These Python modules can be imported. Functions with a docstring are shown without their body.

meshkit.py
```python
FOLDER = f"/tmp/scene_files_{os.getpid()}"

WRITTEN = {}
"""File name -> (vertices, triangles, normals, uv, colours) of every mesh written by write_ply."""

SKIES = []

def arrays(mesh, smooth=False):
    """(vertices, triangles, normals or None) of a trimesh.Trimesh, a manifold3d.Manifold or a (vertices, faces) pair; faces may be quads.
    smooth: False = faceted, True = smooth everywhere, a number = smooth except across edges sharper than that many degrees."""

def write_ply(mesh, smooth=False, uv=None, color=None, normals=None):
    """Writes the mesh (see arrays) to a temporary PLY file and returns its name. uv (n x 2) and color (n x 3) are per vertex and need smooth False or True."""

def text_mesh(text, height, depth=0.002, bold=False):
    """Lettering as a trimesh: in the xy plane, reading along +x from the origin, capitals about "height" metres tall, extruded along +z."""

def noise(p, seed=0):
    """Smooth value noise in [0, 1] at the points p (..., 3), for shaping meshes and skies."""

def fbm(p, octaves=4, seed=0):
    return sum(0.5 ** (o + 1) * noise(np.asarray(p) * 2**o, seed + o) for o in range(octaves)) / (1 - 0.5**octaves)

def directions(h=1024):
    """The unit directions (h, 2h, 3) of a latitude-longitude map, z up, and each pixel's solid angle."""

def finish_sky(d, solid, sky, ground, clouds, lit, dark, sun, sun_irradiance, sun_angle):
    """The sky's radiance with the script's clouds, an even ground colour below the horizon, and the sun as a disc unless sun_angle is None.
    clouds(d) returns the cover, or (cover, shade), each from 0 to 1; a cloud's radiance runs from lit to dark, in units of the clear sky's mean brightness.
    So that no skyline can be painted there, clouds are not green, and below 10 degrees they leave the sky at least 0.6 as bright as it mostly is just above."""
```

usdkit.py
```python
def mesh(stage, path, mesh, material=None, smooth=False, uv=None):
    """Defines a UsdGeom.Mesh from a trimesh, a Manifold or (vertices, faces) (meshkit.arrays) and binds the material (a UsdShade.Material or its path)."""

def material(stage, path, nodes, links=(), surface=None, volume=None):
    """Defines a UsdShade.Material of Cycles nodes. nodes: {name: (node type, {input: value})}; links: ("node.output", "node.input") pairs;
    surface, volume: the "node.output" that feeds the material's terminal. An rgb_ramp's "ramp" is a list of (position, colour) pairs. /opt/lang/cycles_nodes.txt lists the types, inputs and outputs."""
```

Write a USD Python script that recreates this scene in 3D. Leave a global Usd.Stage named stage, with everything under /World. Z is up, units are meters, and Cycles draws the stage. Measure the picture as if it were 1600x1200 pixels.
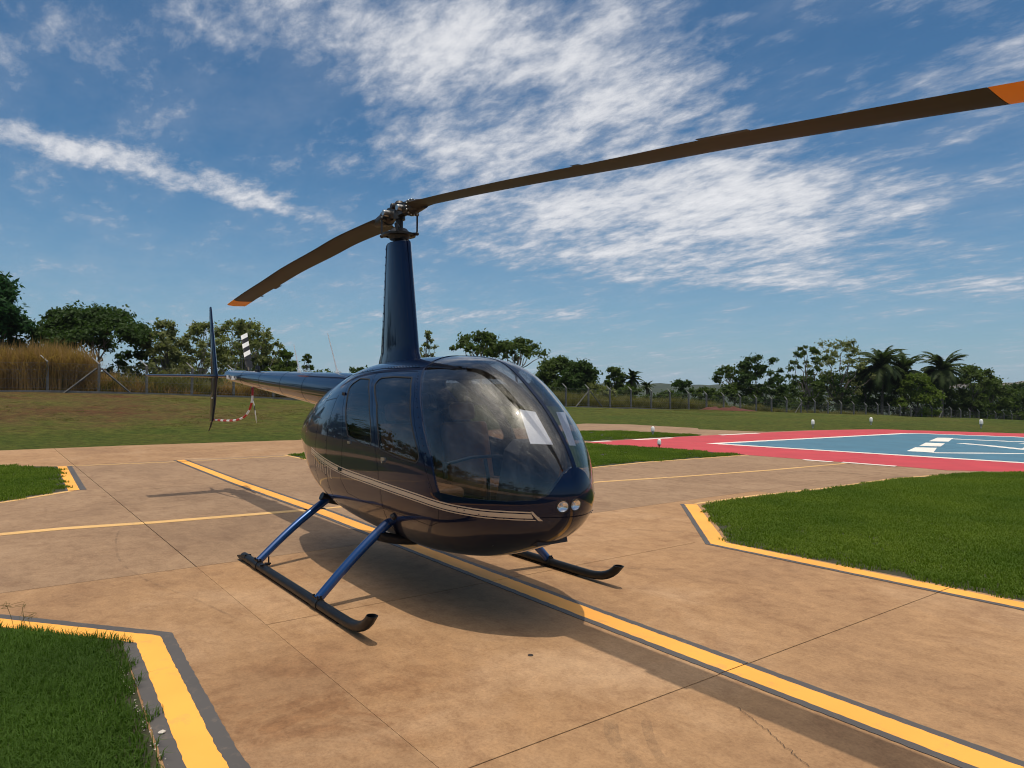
import math, random
import numpy as np, trimesh, shapely
import manifold3d as m3
from scipy.interpolate import PchipInterpolator
from scipy.spatial import cKDTree
from shapely.geometry import Polygon, LineString, MultiPolygon, box as sbox, Point
from shapely.ops import unary_union
import usdkit, meshkit
from pxr import Usd, UsdGeom, UsdLux, UsdShade, Gf, Vt, Sdf

stage = Usd.Stage.CreateInMemory()
UsdGeom.SetStageUpAxis(stage, 'Z')
UsdGeom.SetStageMetersPerUnit(stage, 1.0)
world = UsdGeom.Xform.Define(stage, '/World')
stage.SetDefaultPrim(world.GetPrim())
LK = '/World/Looks'

# ------------------------------------------------------------------ camera
# metres; x runs forward along the helicopter, y to its left, the rotor mast stands over the origin
FPX, HOR, ROLL, TH = 1116.888, 606.248, 0.007, -0.928
EYE = np.array([5.81698, -3.08950, 1.62])
_p = math.atan2(HOR - 600, FPX)
def _v(a):
    c, s = math.cos(TH), math.sin(TH)
    return np.array([c * a[0] + s * a[1], -s * a[0] + c * a[1], a[2]])
R0, FW, U0 = _v((1, 0, 0)), _v((0, math.cos(_p), math.sin(_p))), _v((0, -math.sin(_p), math.cos(_p)))
CR, SR = math.cos(ROLL), math.sin(ROLL)
RIGHT, UP = R0 * CR + U0 * SR, -R0 * SR + U0 * CR
cam = UsdGeom.Camera.Define(stage, '/World/camera')
mtx = Gf.Matrix4d(*RIGHT, 0, *UP, 0, *(-FW), 0, *EYE, 1)
cam.AddTransformOp().Set(mtx)
cam.CreateHorizontalApertureAttr(36.0)
cam.CreateVerticalApertureAttr(27.0)
cam.CreateFocalLengthAttr(36.0 * FPX / 1600)
cam.CreateClippingRangeAttr(Gf.Vec2f(0.05, 20000))
cam.CreateExposureAttr(0.0)

def ray(px, py):
    bx, by = px - 800, py - 600
    d = FW + R0 * (bx * CR + by * SR) / FPX - U0 * (-bx * SR + by * CR) / FPX
    return d / np.linalg.norm(d)
def at(px, py, z=0.0):                       # the ground point measured at a pixel of the 1600 x 1200 photograph
    d = ray(px, py); return EYE + d * (z - EYE[2]) / d[2]
def far(px, py, dist):                       # the same at a known depth
    d = ray(px, py); return EYE + d * dist / (d @ FW)

# ------------------------------------------------------------------ sun and sky
SUN = np.array([0.16, -0.05, 1.0]); SUN /= np.linalg.norm(SUN)
sun = UsdLux.DistantLight.Define(stage, '/World/sunlight')
sun.CreateIntensityAttr(0.65)
sun.CreateAngleAttr(0.53)
sun.CreateColorAttr(Gf.Vec3f(1.0, 0.93, 0.82))
sun.CreateNormalizeAttr(True)
_x = np.cross([0, 1, 0], SUN); _x /= np.linalg.norm(_x); _y = np.cross(SUN, _x)
sun.AddTransformOp().Set(Gf.Matrix4d(*_x, 0, *_y, 0, *SUN, 0, 0, 0, 0, 1))
SKY_STRENGTH = 0.088

def mat(name, nodes, links, surface, volume=None):
    return usdkit.material(stage, f'{LK}/{name}', nodes, links, surface, volume)

C0 = 0.15                                     # flattening of the cloud layer towards the horizon
def uv(px, py):
    d = ray(px, py); return d[:2] / (d[2] + C0)
def sky_material():
    n = {'sky': ('sky_texture', {'sky_type': 'single_scattering', 'sun_disc': False, 'sun_elevation': math.asin(SUN[2]), 'sun_rotation': math.atan2(SUN[0], SUN[1]),
                                 'air_density': 1.0, 'aerosol_density': 0.6, 'ozone_density': 3.0, 'altitude': 500.0}),
         'tc': ('texture_coordinate', {}), 'sep': ('separate_xyz', {}),
         'z0': ('math', {'math_type': 'maximum', 'value2': 0.0}), 'z1': ('math', {'math_type': 'add', 'value2': C0}),
         'u': ('math', {'math_type': 'divide'}), 'v': ('math', {'math_type': 'divide'}), 'p': ('combine_xyz', {})}
    l = [('tc.generated', 'sep.vector'), ('sep.z', 'z0.value1'), ('z0.value', 'z1.value1'), ('sep.x', 'u.value1'), ('z1.value', 'u.value2'),
         ('sep.y', 'v.value1'), ('z1.value', 'v.value2'), ('u.value', 'p.x'), ('v.value', 'p.y')]
    # noise layers over the cloud plane
    ang = math.atan2(*(uv(1300, 300) - uv(300, 100))[::-1])
    n['mA'] = ('mapping', {'rotation': (0, 0, -ang - 0.1), 'scale': (1.6, 3.0, 1)})
    n['nA'] = ('noise_texture', {'scale': 1.7, 'detail': 11.0, 'roughness': 0.62, 'distortion': 0.08})
    n['mB'] = ('mapping', {'rotation': (0, 0, -ang + 0.35), 'scale': (4.6, 8.4, 1), 'location': (3.1, 1.7, 0)})
    n['nB'] = ('noise_texture', {'scale': 2.2, 'detail': 8.0, 'roughness': 0.62, 'distortion': 0.2})
    n['mC'] = ('mapping', {'rotation': (0, 0, -ang), 'scale': (0.8, 1.2, 1), 'location': (7.0, 2.0, 0)})
    n['nC'] = ('noise_texture', {'scale': 0.9, 'detail': 3.0, 'roughness': 0.5})
    for k in 'ABC':
        l += [('p.vector', f'm{k}.vector'), (f'm{k}.vector', f'n{k}.vector')]
    # soft patches of the layer that is seen in the photograph: centre, end of the long axis, half width (pixels), weight
    P = [((640, 40), (300, -10), (640, 140), .36), ((760, 190), (540, 80), (700, 340), .36), ((1000, 110), (800, 60), (1000, 230), .30), ((900, 340), (590, 300), (900, 190), .44),
         ((1210, 330), (880, 300), (1210, 200), .46), ((1080, 230), (880, 140), (1180, 150), .24), ((330, 290), (60, 215), (338, 262), .52), ((90, 222), (-120, 190), (95, 198), .40),
         ((120, 60), (-40, 40), (120, 130), .12), ((700, 492), (420, 505), (700, 470), .26), ((1300, 430), (900, 415), (1300, 380), .26), ((1040, 420), (720, 400), (1040, 370), .20), ((330, 60), (180, 30), (330, 110), .14), ((1500, 60), (1280, 0), (1500, 200), .13),
         ((430, 180), (300, 140), (400, 240), -.16), ((1130, 90), (1080, 40), (1170, 110), -.10), ((250, 420), (0, 380), (250, 370), -.10), ((1560, 330), (1470, 330), (1560, 250), -.12)]
    prev = None
    for i, (c, a, b, w) in enumerate(P):
        c, a, b = uv(*c), uv(*a), uv(*b)
        e = a - c; L = np.linalg.norm(e); e /= L; q = np.array([-e[1], e[0]]); W = max(abs((b - c) @ q), 0.02)
        th = math.atan2(e[1], e[0])
        n[f'b{i}'] = ('mapping', {'mapping_type': 'texture', 'location': (c[0], c[1], 0), 'rotation': (0, 0, th), 'scale': (L, W, 1)})
        n[f'l{i}'] = ('vector_math', {'math_type': 'length'})
        n[f'r{i}'] = ('map_range', {'range_type': 'smootherstep', 'from_min': 1.35, 'from_max': 0.0, 'to_min': 0.0, 'to_max': w * 0.88, 'clamp': True})
        l += [('warp.vector', f'b{i}.vector'), (f'b{i}.vector', f'l{i}.vector1'), (f'l{i}.value', f'r{i}.value')]
        if prev is None: prev = f'r{i}.result'
        else:
            n[f's{i}'] = ('math', {'math_type': 'add'}); l += [(prev, f's{i}.value1'), (f'r{i}.result', f's{i}.value2')]; prev = f's{i}.value'
    # warp the patches so that their rims are ragged
    n['nW'] = ('noise_texture', {'scale': 2.6, 'detail': 6.0, 'roughness': 0.62})
    n['wS'] = ('vector_math', {'math_type': 'subtract', 'vector2': (0.5, 0.5, 0.5)}); n['wM'] = ('vector_math', {'math_type': 'scale', 'scale': 0.42}); n['warp'] = ('vector_math', {'math_type': 'add'})
    l += [('p.vector', 'nW.vector'), ('nW.color', 'wS.vector1'), ('wS.vector', 'wM.vector1'), ('p.vector', 'warp.vector1'), ('wM.vector', 'warp.vector2')]
    for nm, t in (('aB', {'math_type': 'multiply', 'value2': 0.85}), ('aS', {'math_type': 'multiply_add', 'value2': 1.35}), ('aC', {'math_type': 'multiply', 'value2': 0.32}), ('aT', {'math_type': 'add'}), ('aM', {'math_type': 'add'})):
        n[nm] = ('math', t)
    l += [('nB.fac', 'aB.value1'), ('nA.fac', 'aS.value1'), ('aB.value', 'aS.value3'), ('nC.fac', 'aC.value1'), ('aS.value', 'aT.value1'), ('aC.value', 'aT.value2'), ('aT.value', 'aM.value1'), (prev, 'aM.value2')]
    n['cov'] = ('map_range', {'range_type': 'smoothstep', 'from_min': 1.20, 'from_max': 1.86, 'to_min': 0.0, 'to_max': 0.93, 'clamp': True})
    n['veil'] = ('map_range', {'range_type': 'linear', 'from_min': 0.30, 'from_max': 0.0, 'to_min': 0.0, 'to_max': 0.85, 'clamp': True})
    n['low'] = ('mix', {'color2': (3.3, 4.55, 5.9)}); n['vp'] = ('math', {'math_type': 'power', 'value2': 1.6})
    l += [('aM.value', 'cov.value'), ('sep.z', 'veil.value'), ('veil.result', 'vp.value1'), ('vp.value', 'low.fac'), ('sat.color', 'low.color1')]
    n['shade'] = ('map_range', {'from_min': 1.48, 'from_max': 2.05, 'to_min': 0.0, 'to_max': 1.0, 'clamp': True})
    n['ccol'] = ('mix', {'color1': CLOUD_DARK, 'color2': CLOUD_LIT})
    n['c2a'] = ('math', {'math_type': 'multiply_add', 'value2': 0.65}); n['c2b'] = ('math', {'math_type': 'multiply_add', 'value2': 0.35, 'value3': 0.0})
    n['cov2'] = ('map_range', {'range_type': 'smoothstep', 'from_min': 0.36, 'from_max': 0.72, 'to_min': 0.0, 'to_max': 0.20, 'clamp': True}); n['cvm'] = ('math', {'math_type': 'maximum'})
    # added warm glow and cloud cover around the unseen sun, lifting the shadows
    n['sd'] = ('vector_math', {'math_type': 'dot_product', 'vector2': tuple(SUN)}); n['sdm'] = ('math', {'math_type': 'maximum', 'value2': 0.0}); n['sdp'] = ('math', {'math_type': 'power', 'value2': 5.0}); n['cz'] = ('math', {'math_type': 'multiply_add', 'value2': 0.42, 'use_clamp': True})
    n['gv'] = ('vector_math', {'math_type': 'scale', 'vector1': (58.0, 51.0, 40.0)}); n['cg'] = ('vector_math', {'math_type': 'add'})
    n['out'] = ('mix', {}); n['sat'] = ('mix', {'mix_type': 'multiply', 'fac': 1.0, 'color2': (0.55, 0.87, 0.99)})
    n['bg'] = ('background_shader', {'strength': SKY_STRENGTH})
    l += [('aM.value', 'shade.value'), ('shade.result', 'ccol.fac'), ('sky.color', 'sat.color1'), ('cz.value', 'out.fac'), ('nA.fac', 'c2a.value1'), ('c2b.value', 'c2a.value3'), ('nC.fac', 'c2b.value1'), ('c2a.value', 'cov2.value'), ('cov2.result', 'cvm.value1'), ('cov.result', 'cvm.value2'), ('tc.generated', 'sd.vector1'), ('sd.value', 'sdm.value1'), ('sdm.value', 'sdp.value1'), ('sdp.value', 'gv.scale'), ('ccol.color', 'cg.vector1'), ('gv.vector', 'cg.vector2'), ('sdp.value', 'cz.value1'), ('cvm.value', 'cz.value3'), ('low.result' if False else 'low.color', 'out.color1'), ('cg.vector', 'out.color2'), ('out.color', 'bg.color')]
    return mat('sky_look', n, l, 'bg.background')
CLOUD_LIT, CLOUD_DARK = (9.8, 9.8, 10.0), (5.2, 5.6, 6.5)
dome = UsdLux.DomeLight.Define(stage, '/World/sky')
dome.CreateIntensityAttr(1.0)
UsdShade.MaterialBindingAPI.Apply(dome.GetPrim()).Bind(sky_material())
dome.GetPrim().SetCustomDataByKey('kind', 'structure')

# ------------------------------------------------------------------ helpers
used = {}
def path_for(parent, name):
    base = parent if isinstance(parent, str) else str(parent.GetPath())
    k = (base, name); i = used.get(k, 0); used[k] = i + 1
    return f'{base}/{name}' + (f'_{i:03d}' if i else '')
def tag(prim, label=None, cat=None, group=None, kind=None):
    for k, v in (('label', label), ('category', cat), ('group', group), ('kind', kind)):
        if v: prim.SetCustomDataByKey(k, v)
    return prim
def thing(name, label, cat, group=None, loc=None, rz=0.0):
    x = UsdGeom.Xform.Define(stage, path_for('/World', name))
    if loc is not None: x.AddTranslateOp().Set(Gf.Vec3d(*map(float, loc)))
    if rz: x.AddRotateZOp().Set(math.degrees(rz))
    return tag(x.GetPrim(), label, cat, group)
def mesh(name, m, material, parent='/World', smooth=False, label=None, cat=None, group=None, kind=None):
    p = path_for(parent, name)
    return tag(usdkit.mesh(stage, p, m, material, smooth).GetPrim(), label, cat, group, kind)
def nmesh(name, v, f, n, material, parent, label=None):          # a mesh with its own vertex normals
    p = path_for(parent, name)
    m = UsdGeom.Mesh.Define(stage, p)
    m.CreatePointsAttr(Vt.Vec3fArray.FromNumpy(np.asarray(v, np.float32)))
    m.CreateFaceVertexCountsAttr(Vt.IntArray.FromNumpy(np.full(len(f), 3, np.int32)))
    m.CreateFaceVertexIndicesAttr(Vt.IntArray.FromNumpy(np.asarray(f, np.int32).ravel()))
    m.CreateSubdivisionSchemeAttr('none')
    m.CreateNormalsAttr(Vt.Vec3fArray.FromNumpy(np.asarray(n, np.float32))); m.SetNormalsInterpolation('vertex')
    UsdShade.MaterialBindingAPI.Apply(m.GetPrim()).Bind(material)
    return tag(m.GetPrim(), label)
def cat_(ms): return trimesh.util.concatenate(ms)
def bx(lo, hi):
    lo, hi = np.minimum(lo, hi), np.maximum(lo, hi)
    b = trimesh.creation.box(hi - lo); b.apply_translation((lo + hi) / 2); return b
def frame_of(d, up=(0, 0, 1)):
    d = np.asarray(d, float) / np.linalg.norm(d)
    if abs(d @ np.asarray(up)) > .98: up = (1, 0, 0)
    a = np.cross(up, d); a /= np.linalg.norm(a); return a, np.cross(d, a), d
def tube(pts, r, n=12, caps=True, flat=None):
    """A tube through pts with radius r (number or list); flat = (a, b) scales the section's two axes."""
    pts = np.asarray(pts, float); r = np.broadcast_to(r, (len(pts),)).astype(float)
    t = np.gradient(pts, axis=0); t /= np.linalg.norm(t, axis=1, keepdims=True)
    a, b, _ = frame_of(t[0]); A = [a]
    for i in range(1, len(pts)):
        a = A[-1] - t[i] * (A[-1] @ t[i]); A.append(a / np.linalg.norm(a))
    A = np.array(A); B = np.cross(t, A); fa, fb = flat or (1, 1)
    g = np.arange(n) * 2 * np.pi / n
    v = pts[:, None] + r[:, None, None] * (fa * np.cos(g)[None, :, None] * A[:, None] + fb * np.sin(g)[None, :, None] * B[:, None])
    i, j = np.meshgrid(np.arange(len(pts) - 1), np.arange(n), indexing='ij'); k = (j + 1) % n
    q = np.stack([i * n + j, i * n + k, (i + 1) * n + k, (i + 1) * n + j], -1).reshape(-1, 4)
    f = np.vstack([q[:, [0, 1, 2]], q[:, [0, 2, 3]]]); v = v.reshape(-1, 3)
    if caps:
        m = len(v); v = np.vstack([v, pts[:1], pts[-1:]]); J = np.arange(n); K = (J + 1) % n; e = (len(pts) - 1) * n
        f = np.vstack([f, np.stack([np.full(n, m), K, J], 1), np.stack([np.full(n, m + 1), e + J, e + K], 1)])
    return trimesh.Trimesh(v, f, process=False)
def lathe(prof, loc=(0, 0, 0), axis=(0, 0, 1), n=24):
    m = trimesh.creation.revolve(np.asarray(prof, float), sections=n)
    a, b, d = frame_of(axis); M = np.eye(4); M[:3, 0], M[:3, 1], M[:3, 2], M[:3, 3] = a, b, d, loc
    m.apply_transform(M); return m
def disc(r, h, loc, axis=(0, 0, 1), n=24): return lathe([(0, 0), (r, 0), (r, h), (0, h)], loc, axis, n)
def bez(pts, n=24):
    pts = np.asarray(pts, float); s = np.r_[0, np.cumsum(np.linalg.norm(np.diff(pts, axis=0), axis=1))]
    return PchipInterpolator(s, pts)(np.linspace(0, s[-1], n))
def polys(g): return [p for p in getattr(g, 'geoms', [g]) if isinstance(p, Polygon) and p.area > 1e-5]
def sheet(g, z0, z1):
    return cat_([trimesh.creation.extrude_polygon(p, z1 - z0, engine='earcut', transform=trimesh.transformations.translation_matrix((0, 0, z0))) for p in polys(g)])

# ------------------------------------------------------------------ materials
def simple(name, color, rough=0.6, **kw):
    return mat(name, {'p': ('principled_bsdf', {'base_color': color, 'roughness': rough, **kw})}, [], 'p.BSDF')
def noisy(name, stops, scale, rough=0.8, detail=6.0, bump=0.0, bscale=None, stretch=(1, 1, 1), **kw):
    n = {'g': ('geometry', {}), 'm': ('mapping', {'scale': stretch}), 'n': ('noise_texture', {'scale': scale, 'detail': detail, 'roughness': 0.6}),
         'r': ('rgb_ramp', {'ramp': stops}), 'p': ('principled_bsdf', {'roughness': rough, **kw})}
    l = [('g.position', 'm.vector'), ('m.vector', 'n.vector'), ('n.fac', 'r.fac'), ('r.color', 'p.base_color')]
    if bump:
        n['n2'] = ('noise_texture', {'scale': bscale or scale * 6, 'detail': 5.0}); n['b'] = ('bump', {'strength': bump, 'distance': 0.01})
        l += [('g.position', 'n2.vector'), ('n2.fac', 'b.height'), ('b.normal', 'p.normal')]
    return mat(name, n, l, 'p.BSDF')

def concrete_mat(name, base, dark, light, streak=1.0):
    """Red-dusted concrete: broad patches, broom streaks, blotchy stains, fine grain."""
    n = {'g': ('geometry', {}), 'o': ('object_info', {}),
         'n1': ('noise_texture', {'scale': 0.55, 'detail': 7.0, 'roughness': 0.62, 'distortion': 0.5}),
         'm2': ('mapping', {'rotation': (0, 0, -0.92), 'scale': (0.9, 3.2, 1.0)}), 'n2': ('noise_texture', {'scale': 2.2, 'detail': 8.0, 'roughness': 0.66}),
         'n3': ('noise_texture', {'scale': 2.3, 'detail': 10.0, 'roughness': 0.72, 'distortion': 0.6}),
         'n6': ('noise_texture', {'scale': 8.0, 'detail': 12.0, 'roughness': 0.8, 'distortion': 0.4}), 'r6': ('rgb_ramp', {'ramp': [(0.32, (0.76, 0.70, 0.66)), (0.5, (1.0, 0.99, 0.985)), (0.68, (1.20, 1.18, 1.16))]}), 'x6': ('mix', {'mix_type': 'multiply', 'fac': 0.9}), 'x7': ('mix', {'mix_type': 'multiply'}), 'r7c': ('rgb_ramp', {'ramp': [(0.3, (0.50, 0.40, 0.34)), (0.7, (0.74, 0.64, 0.57))]}), 'dd': ('vector_math', {'math_type': 'distance', 'vector2': (2.35, -1.75, 0.0)}), 'dm': ('map_range', {'from_min': 1.35, 'from_max': 0.35, 'to_min': 0.0, 'to_max': 1.0, 'clamp': True}), 'st': ('map_range', {'from_min': 0.42, 'from_max': 0.60, 'to_min': 0.0, 'to_max': 0.9, 'clamp': True}), 'mk': ('math', {'math_type': 'multiply'}),
         'n4': ('noise_texture', {'scale': 55.0, 'detail': 4.0, 'roughness': 0.7}),
         'r1': ('rgb_ramp', {'ramp': [(0.30, dark), (0.50, base), (0.72, light)]}),
         'r2': ('rgb_ramp', {'ramp': [(0.28, (0.84, 0.81, 0.79)), (0.5, (1.0, 1.0, 1.0)), (0.74, (1.08, 1.07, 1.05))]}),
         'r3': ('rgb_ramp', {'ramp': [(0.36, (0.72, 0.66, 0.63)), (0.47, (0.95, 0.94, 0.93)), (0.60, (1.03, 1.03, 1.03))]}),
         'r4': ('rgb_ramp', {'ramp': [(0.25, (0.78, 0.77, 0.76)), (0.5, (1, 1, 1)), (0.8, (1.16, 1.16, 1.16))]}),
         'r5': ('rgb_ramp', {'ramp': [(0, (0.93, 0.93, 0.94)), (1, (1.05, 1.04, 1.03))]}),
         'x1': ('mix', {'mix_type': 'multiply', 'fac': 0.8 * streak}), 'x2': ('mix', {'mix_type': 'multiply', 'fac': 0.6}), 'x3': ('mix', {'mix_type': 'multiply', 'fac': 1.0}), 'x4': ('mix', {'mix_type': 'multiply', 'fac': 1.0}),
         'b': ('bump', {'strength': 0.25, 'distance': 0.006}), 'p': ('principled_bsdf', {'roughness': 0.82, 'specular_ior_level': 0.35})}
    l = [('g.position', k + '.vector') for k in ('n1', 'm2', 'n3', 'n4')] + [('m2.vector', 'n2.vector')]
    l += [(f'n{i}.fac', f'r{i}.fac') for i in (1, 2, 3, 4)] + [('o.random', 'r5.fac'), ('r1.color', 'x1.color1'), ('r2.color', 'x1.color2'), ('x1.color', 'x2.color1'), ('r3.color', 'x2.color2'),
          ('x2.color', 'x3.color1'), ('r4.color', 'x3.color2'), ('g.position', 'n6.vector'), ('n6.fac', 'r6.fac'), ('x3.color', 'x6.color1'), ('r6.color', 'x6.color2'), ('x6.color', 'x7.color1'), ('r7.color' if False else 'r7c.color', 'x7.color2'), ('n6.fac', 'r7c.fac'), ('mk.value', 'x7.fac'), ('g.position', 'dd.vector1'), ('dd.value', 'dm.value'), ('dm.result', 'mk.value1'), ('n3.fac', 'st.value'), ('st.result', 'mk.value2'), ('x7.color', 'x4.color1'), ('r5.color', 'x4.color2'), ('x4.color', 'p.base_color'), ('n4.fac', 'b.height'), ('b.normal', 'p.normal')]
    return mat(name, n, l, 'p.BSDF')
CONCRETE = concrete_mat('concrete', (0.362, 0.211, 0.101), (0.290, 0.166, 0.082), (0.440, 0.280, 0.155))
CONCRETE_OLD = concrete_mat('weathered_concrete', (0.305, 0.193, 0.108), (0.245, 0.152, 0.086), (0.355, 0.232, 0.135))
def paint_mat(name, color, worn, amount=0.5, scale=6.0):
    n = {'g': ('geometry', {}), 'n': ('noise_texture', {'scale': scale, 'detail': 9.0, 'roughness': 0.72}), 'n2': ('noise_texture', {'scale': 1.1, 'detail': 4.0}),
         'r': ('map_range', {'from_min': 0.56, 'from_max': 0.72, 'to_min': 0.0, 'to_max': amount, 'clamp': True}),
         'r2': ('rgb_ramp', {'ramp': [(0.3, (0.88, 0.86, 0.84)), (0.7, (1.08, 1.07, 1.05))]}),
         'x': ('mix', {'color1': color, 'color2': worn}), 'x2': ('mix', {'mix_type': 'multiply', 'fac': 1.0}), 'p': ('principled_bsdf', {'roughness': 0.62})}
    l = [('g.position', 'n.vector'), ('g.position', 'n2.vector'), ('n.fac', 'r.value'), ('r.result', 'x.fac'), ('x.color', 'x2.color1'), ('n2.fac', 'r2.fac'), ('r2.color', 'x2.color2'), ('x2.color', 'p.base_color')]
    return mat(name, n, l, 'p.BSDF')
CON = (0.38, 0.25, 0.16)
YELLOW = paint_mat('yellow_paint', (0.94, 0.415, 0.06), (0.52, 0.27, 0.10), 0.75, 4.0)
PALE_YELLOW = paint_mat('pale_yellow_paint', (0.70, 0.42, 0.15), CON, 0.75)
GREY_PAINT = paint_mat('grey_paint', (0.085, 0.075, 0.068), (0.2, 0.15, 0.11), 0.6, 9.0)
WHITE_PAINT = paint_mat('white_paint', (0.80, 0.74, 0.66), (0.6, 0.45, 0.36), 0.5)
RED_PAINT = paint_mat('red_paint', (0.50, 0.042, 0.046), (0.42, 0.12, 0.09), 0.5, 2.5)
BLUE_PAINT = paint_mat('blue_paint', (0.062, 0.165, 0.235), (0.16, 0.22, 0.24), 0.6, 2.0)
SEAL = simple('joint_sealant', (0.035, 0.024, 0.018), 0.9)

# ------------------------------------------------------------------ ground
FY = [-400, -60, 0, 12.5, 25, 38, 50, 68, 85, 100, 120, 200, 500]
FZ = [1.6, 1.5, 1.23, 0.82, 0.38, 0.03, -0.38, -1.18, -1.88, -2.48, -3.44, -6.0, -9.0]
_zf = PchipInterpolator(FY, FZ)
def fence_x(y): return np.interp(y, [-60, 0, 38, 120, 300], [-42.0, -42.0, -41.0, -34.6, -20.0])
def smooth01(t): t = np.clip(t, 0, 1); return t * t * (3 - 2 * t)
def ground_z(x, y):
    x, y = np.asarray(x, float), np.asarray(y, float)
    zf = _zf(np.clip(y, -400, 500))
    w = np.clip((-18.5 - x) / (-18.5 - fence_x(y)), 0, 1.25); w = np.where(w < 1, smooth01(w) * 0.45 + 0.55 * w, 1.0)
    w2 = smooth01((y - 33) / 32)
    z = -0.03 + np.where(zf > 0, zf * w, zf * np.maximum(w, w2))
    d = np.hypot(x, y); z = z - smooth01((d - 130) / 420) * 26.0
    bump = (meshkit.fbm(np.stack([x, y, 0 * x], -1) * 0.35, 3, 5) - 0.5) * 0.22 * np.clip((np.maximum(-18.5 - x, y - 33)) / 6, 0, 1)
    return z + bump
gx = np.unique(np.r_[np.linspace(-2600, -260, 22), np.linspace(-260, -70, 26), np.linspace(-70, -14, 75), np.linspace(-14, 30, 12), np.linspace(30, 2600, 24)])
gy = np.unique(np.r_[np.linspace(-2600, -120, 20), np.linspace(-120, -20, 24), np.linspace(-20, 140, 130), np.linspace(140, 2600, 30)])
GX, GY = np.meshgrid(gx, gy, indexing='ij'); GZ = ground_z(GX, GY)
_i, _j = np.meshgrid(np.arange(len(gx) - 1), np.arange(len(gy) - 1), indexing='ij'); _n = len(gy)
_q = np.stack([_i * _n + _j, (_i + 1) * _n + _j, (_i + 1) * _n + _j + 1, _i * _n + _j + 1], -1).reshape(-1, 4)
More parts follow.
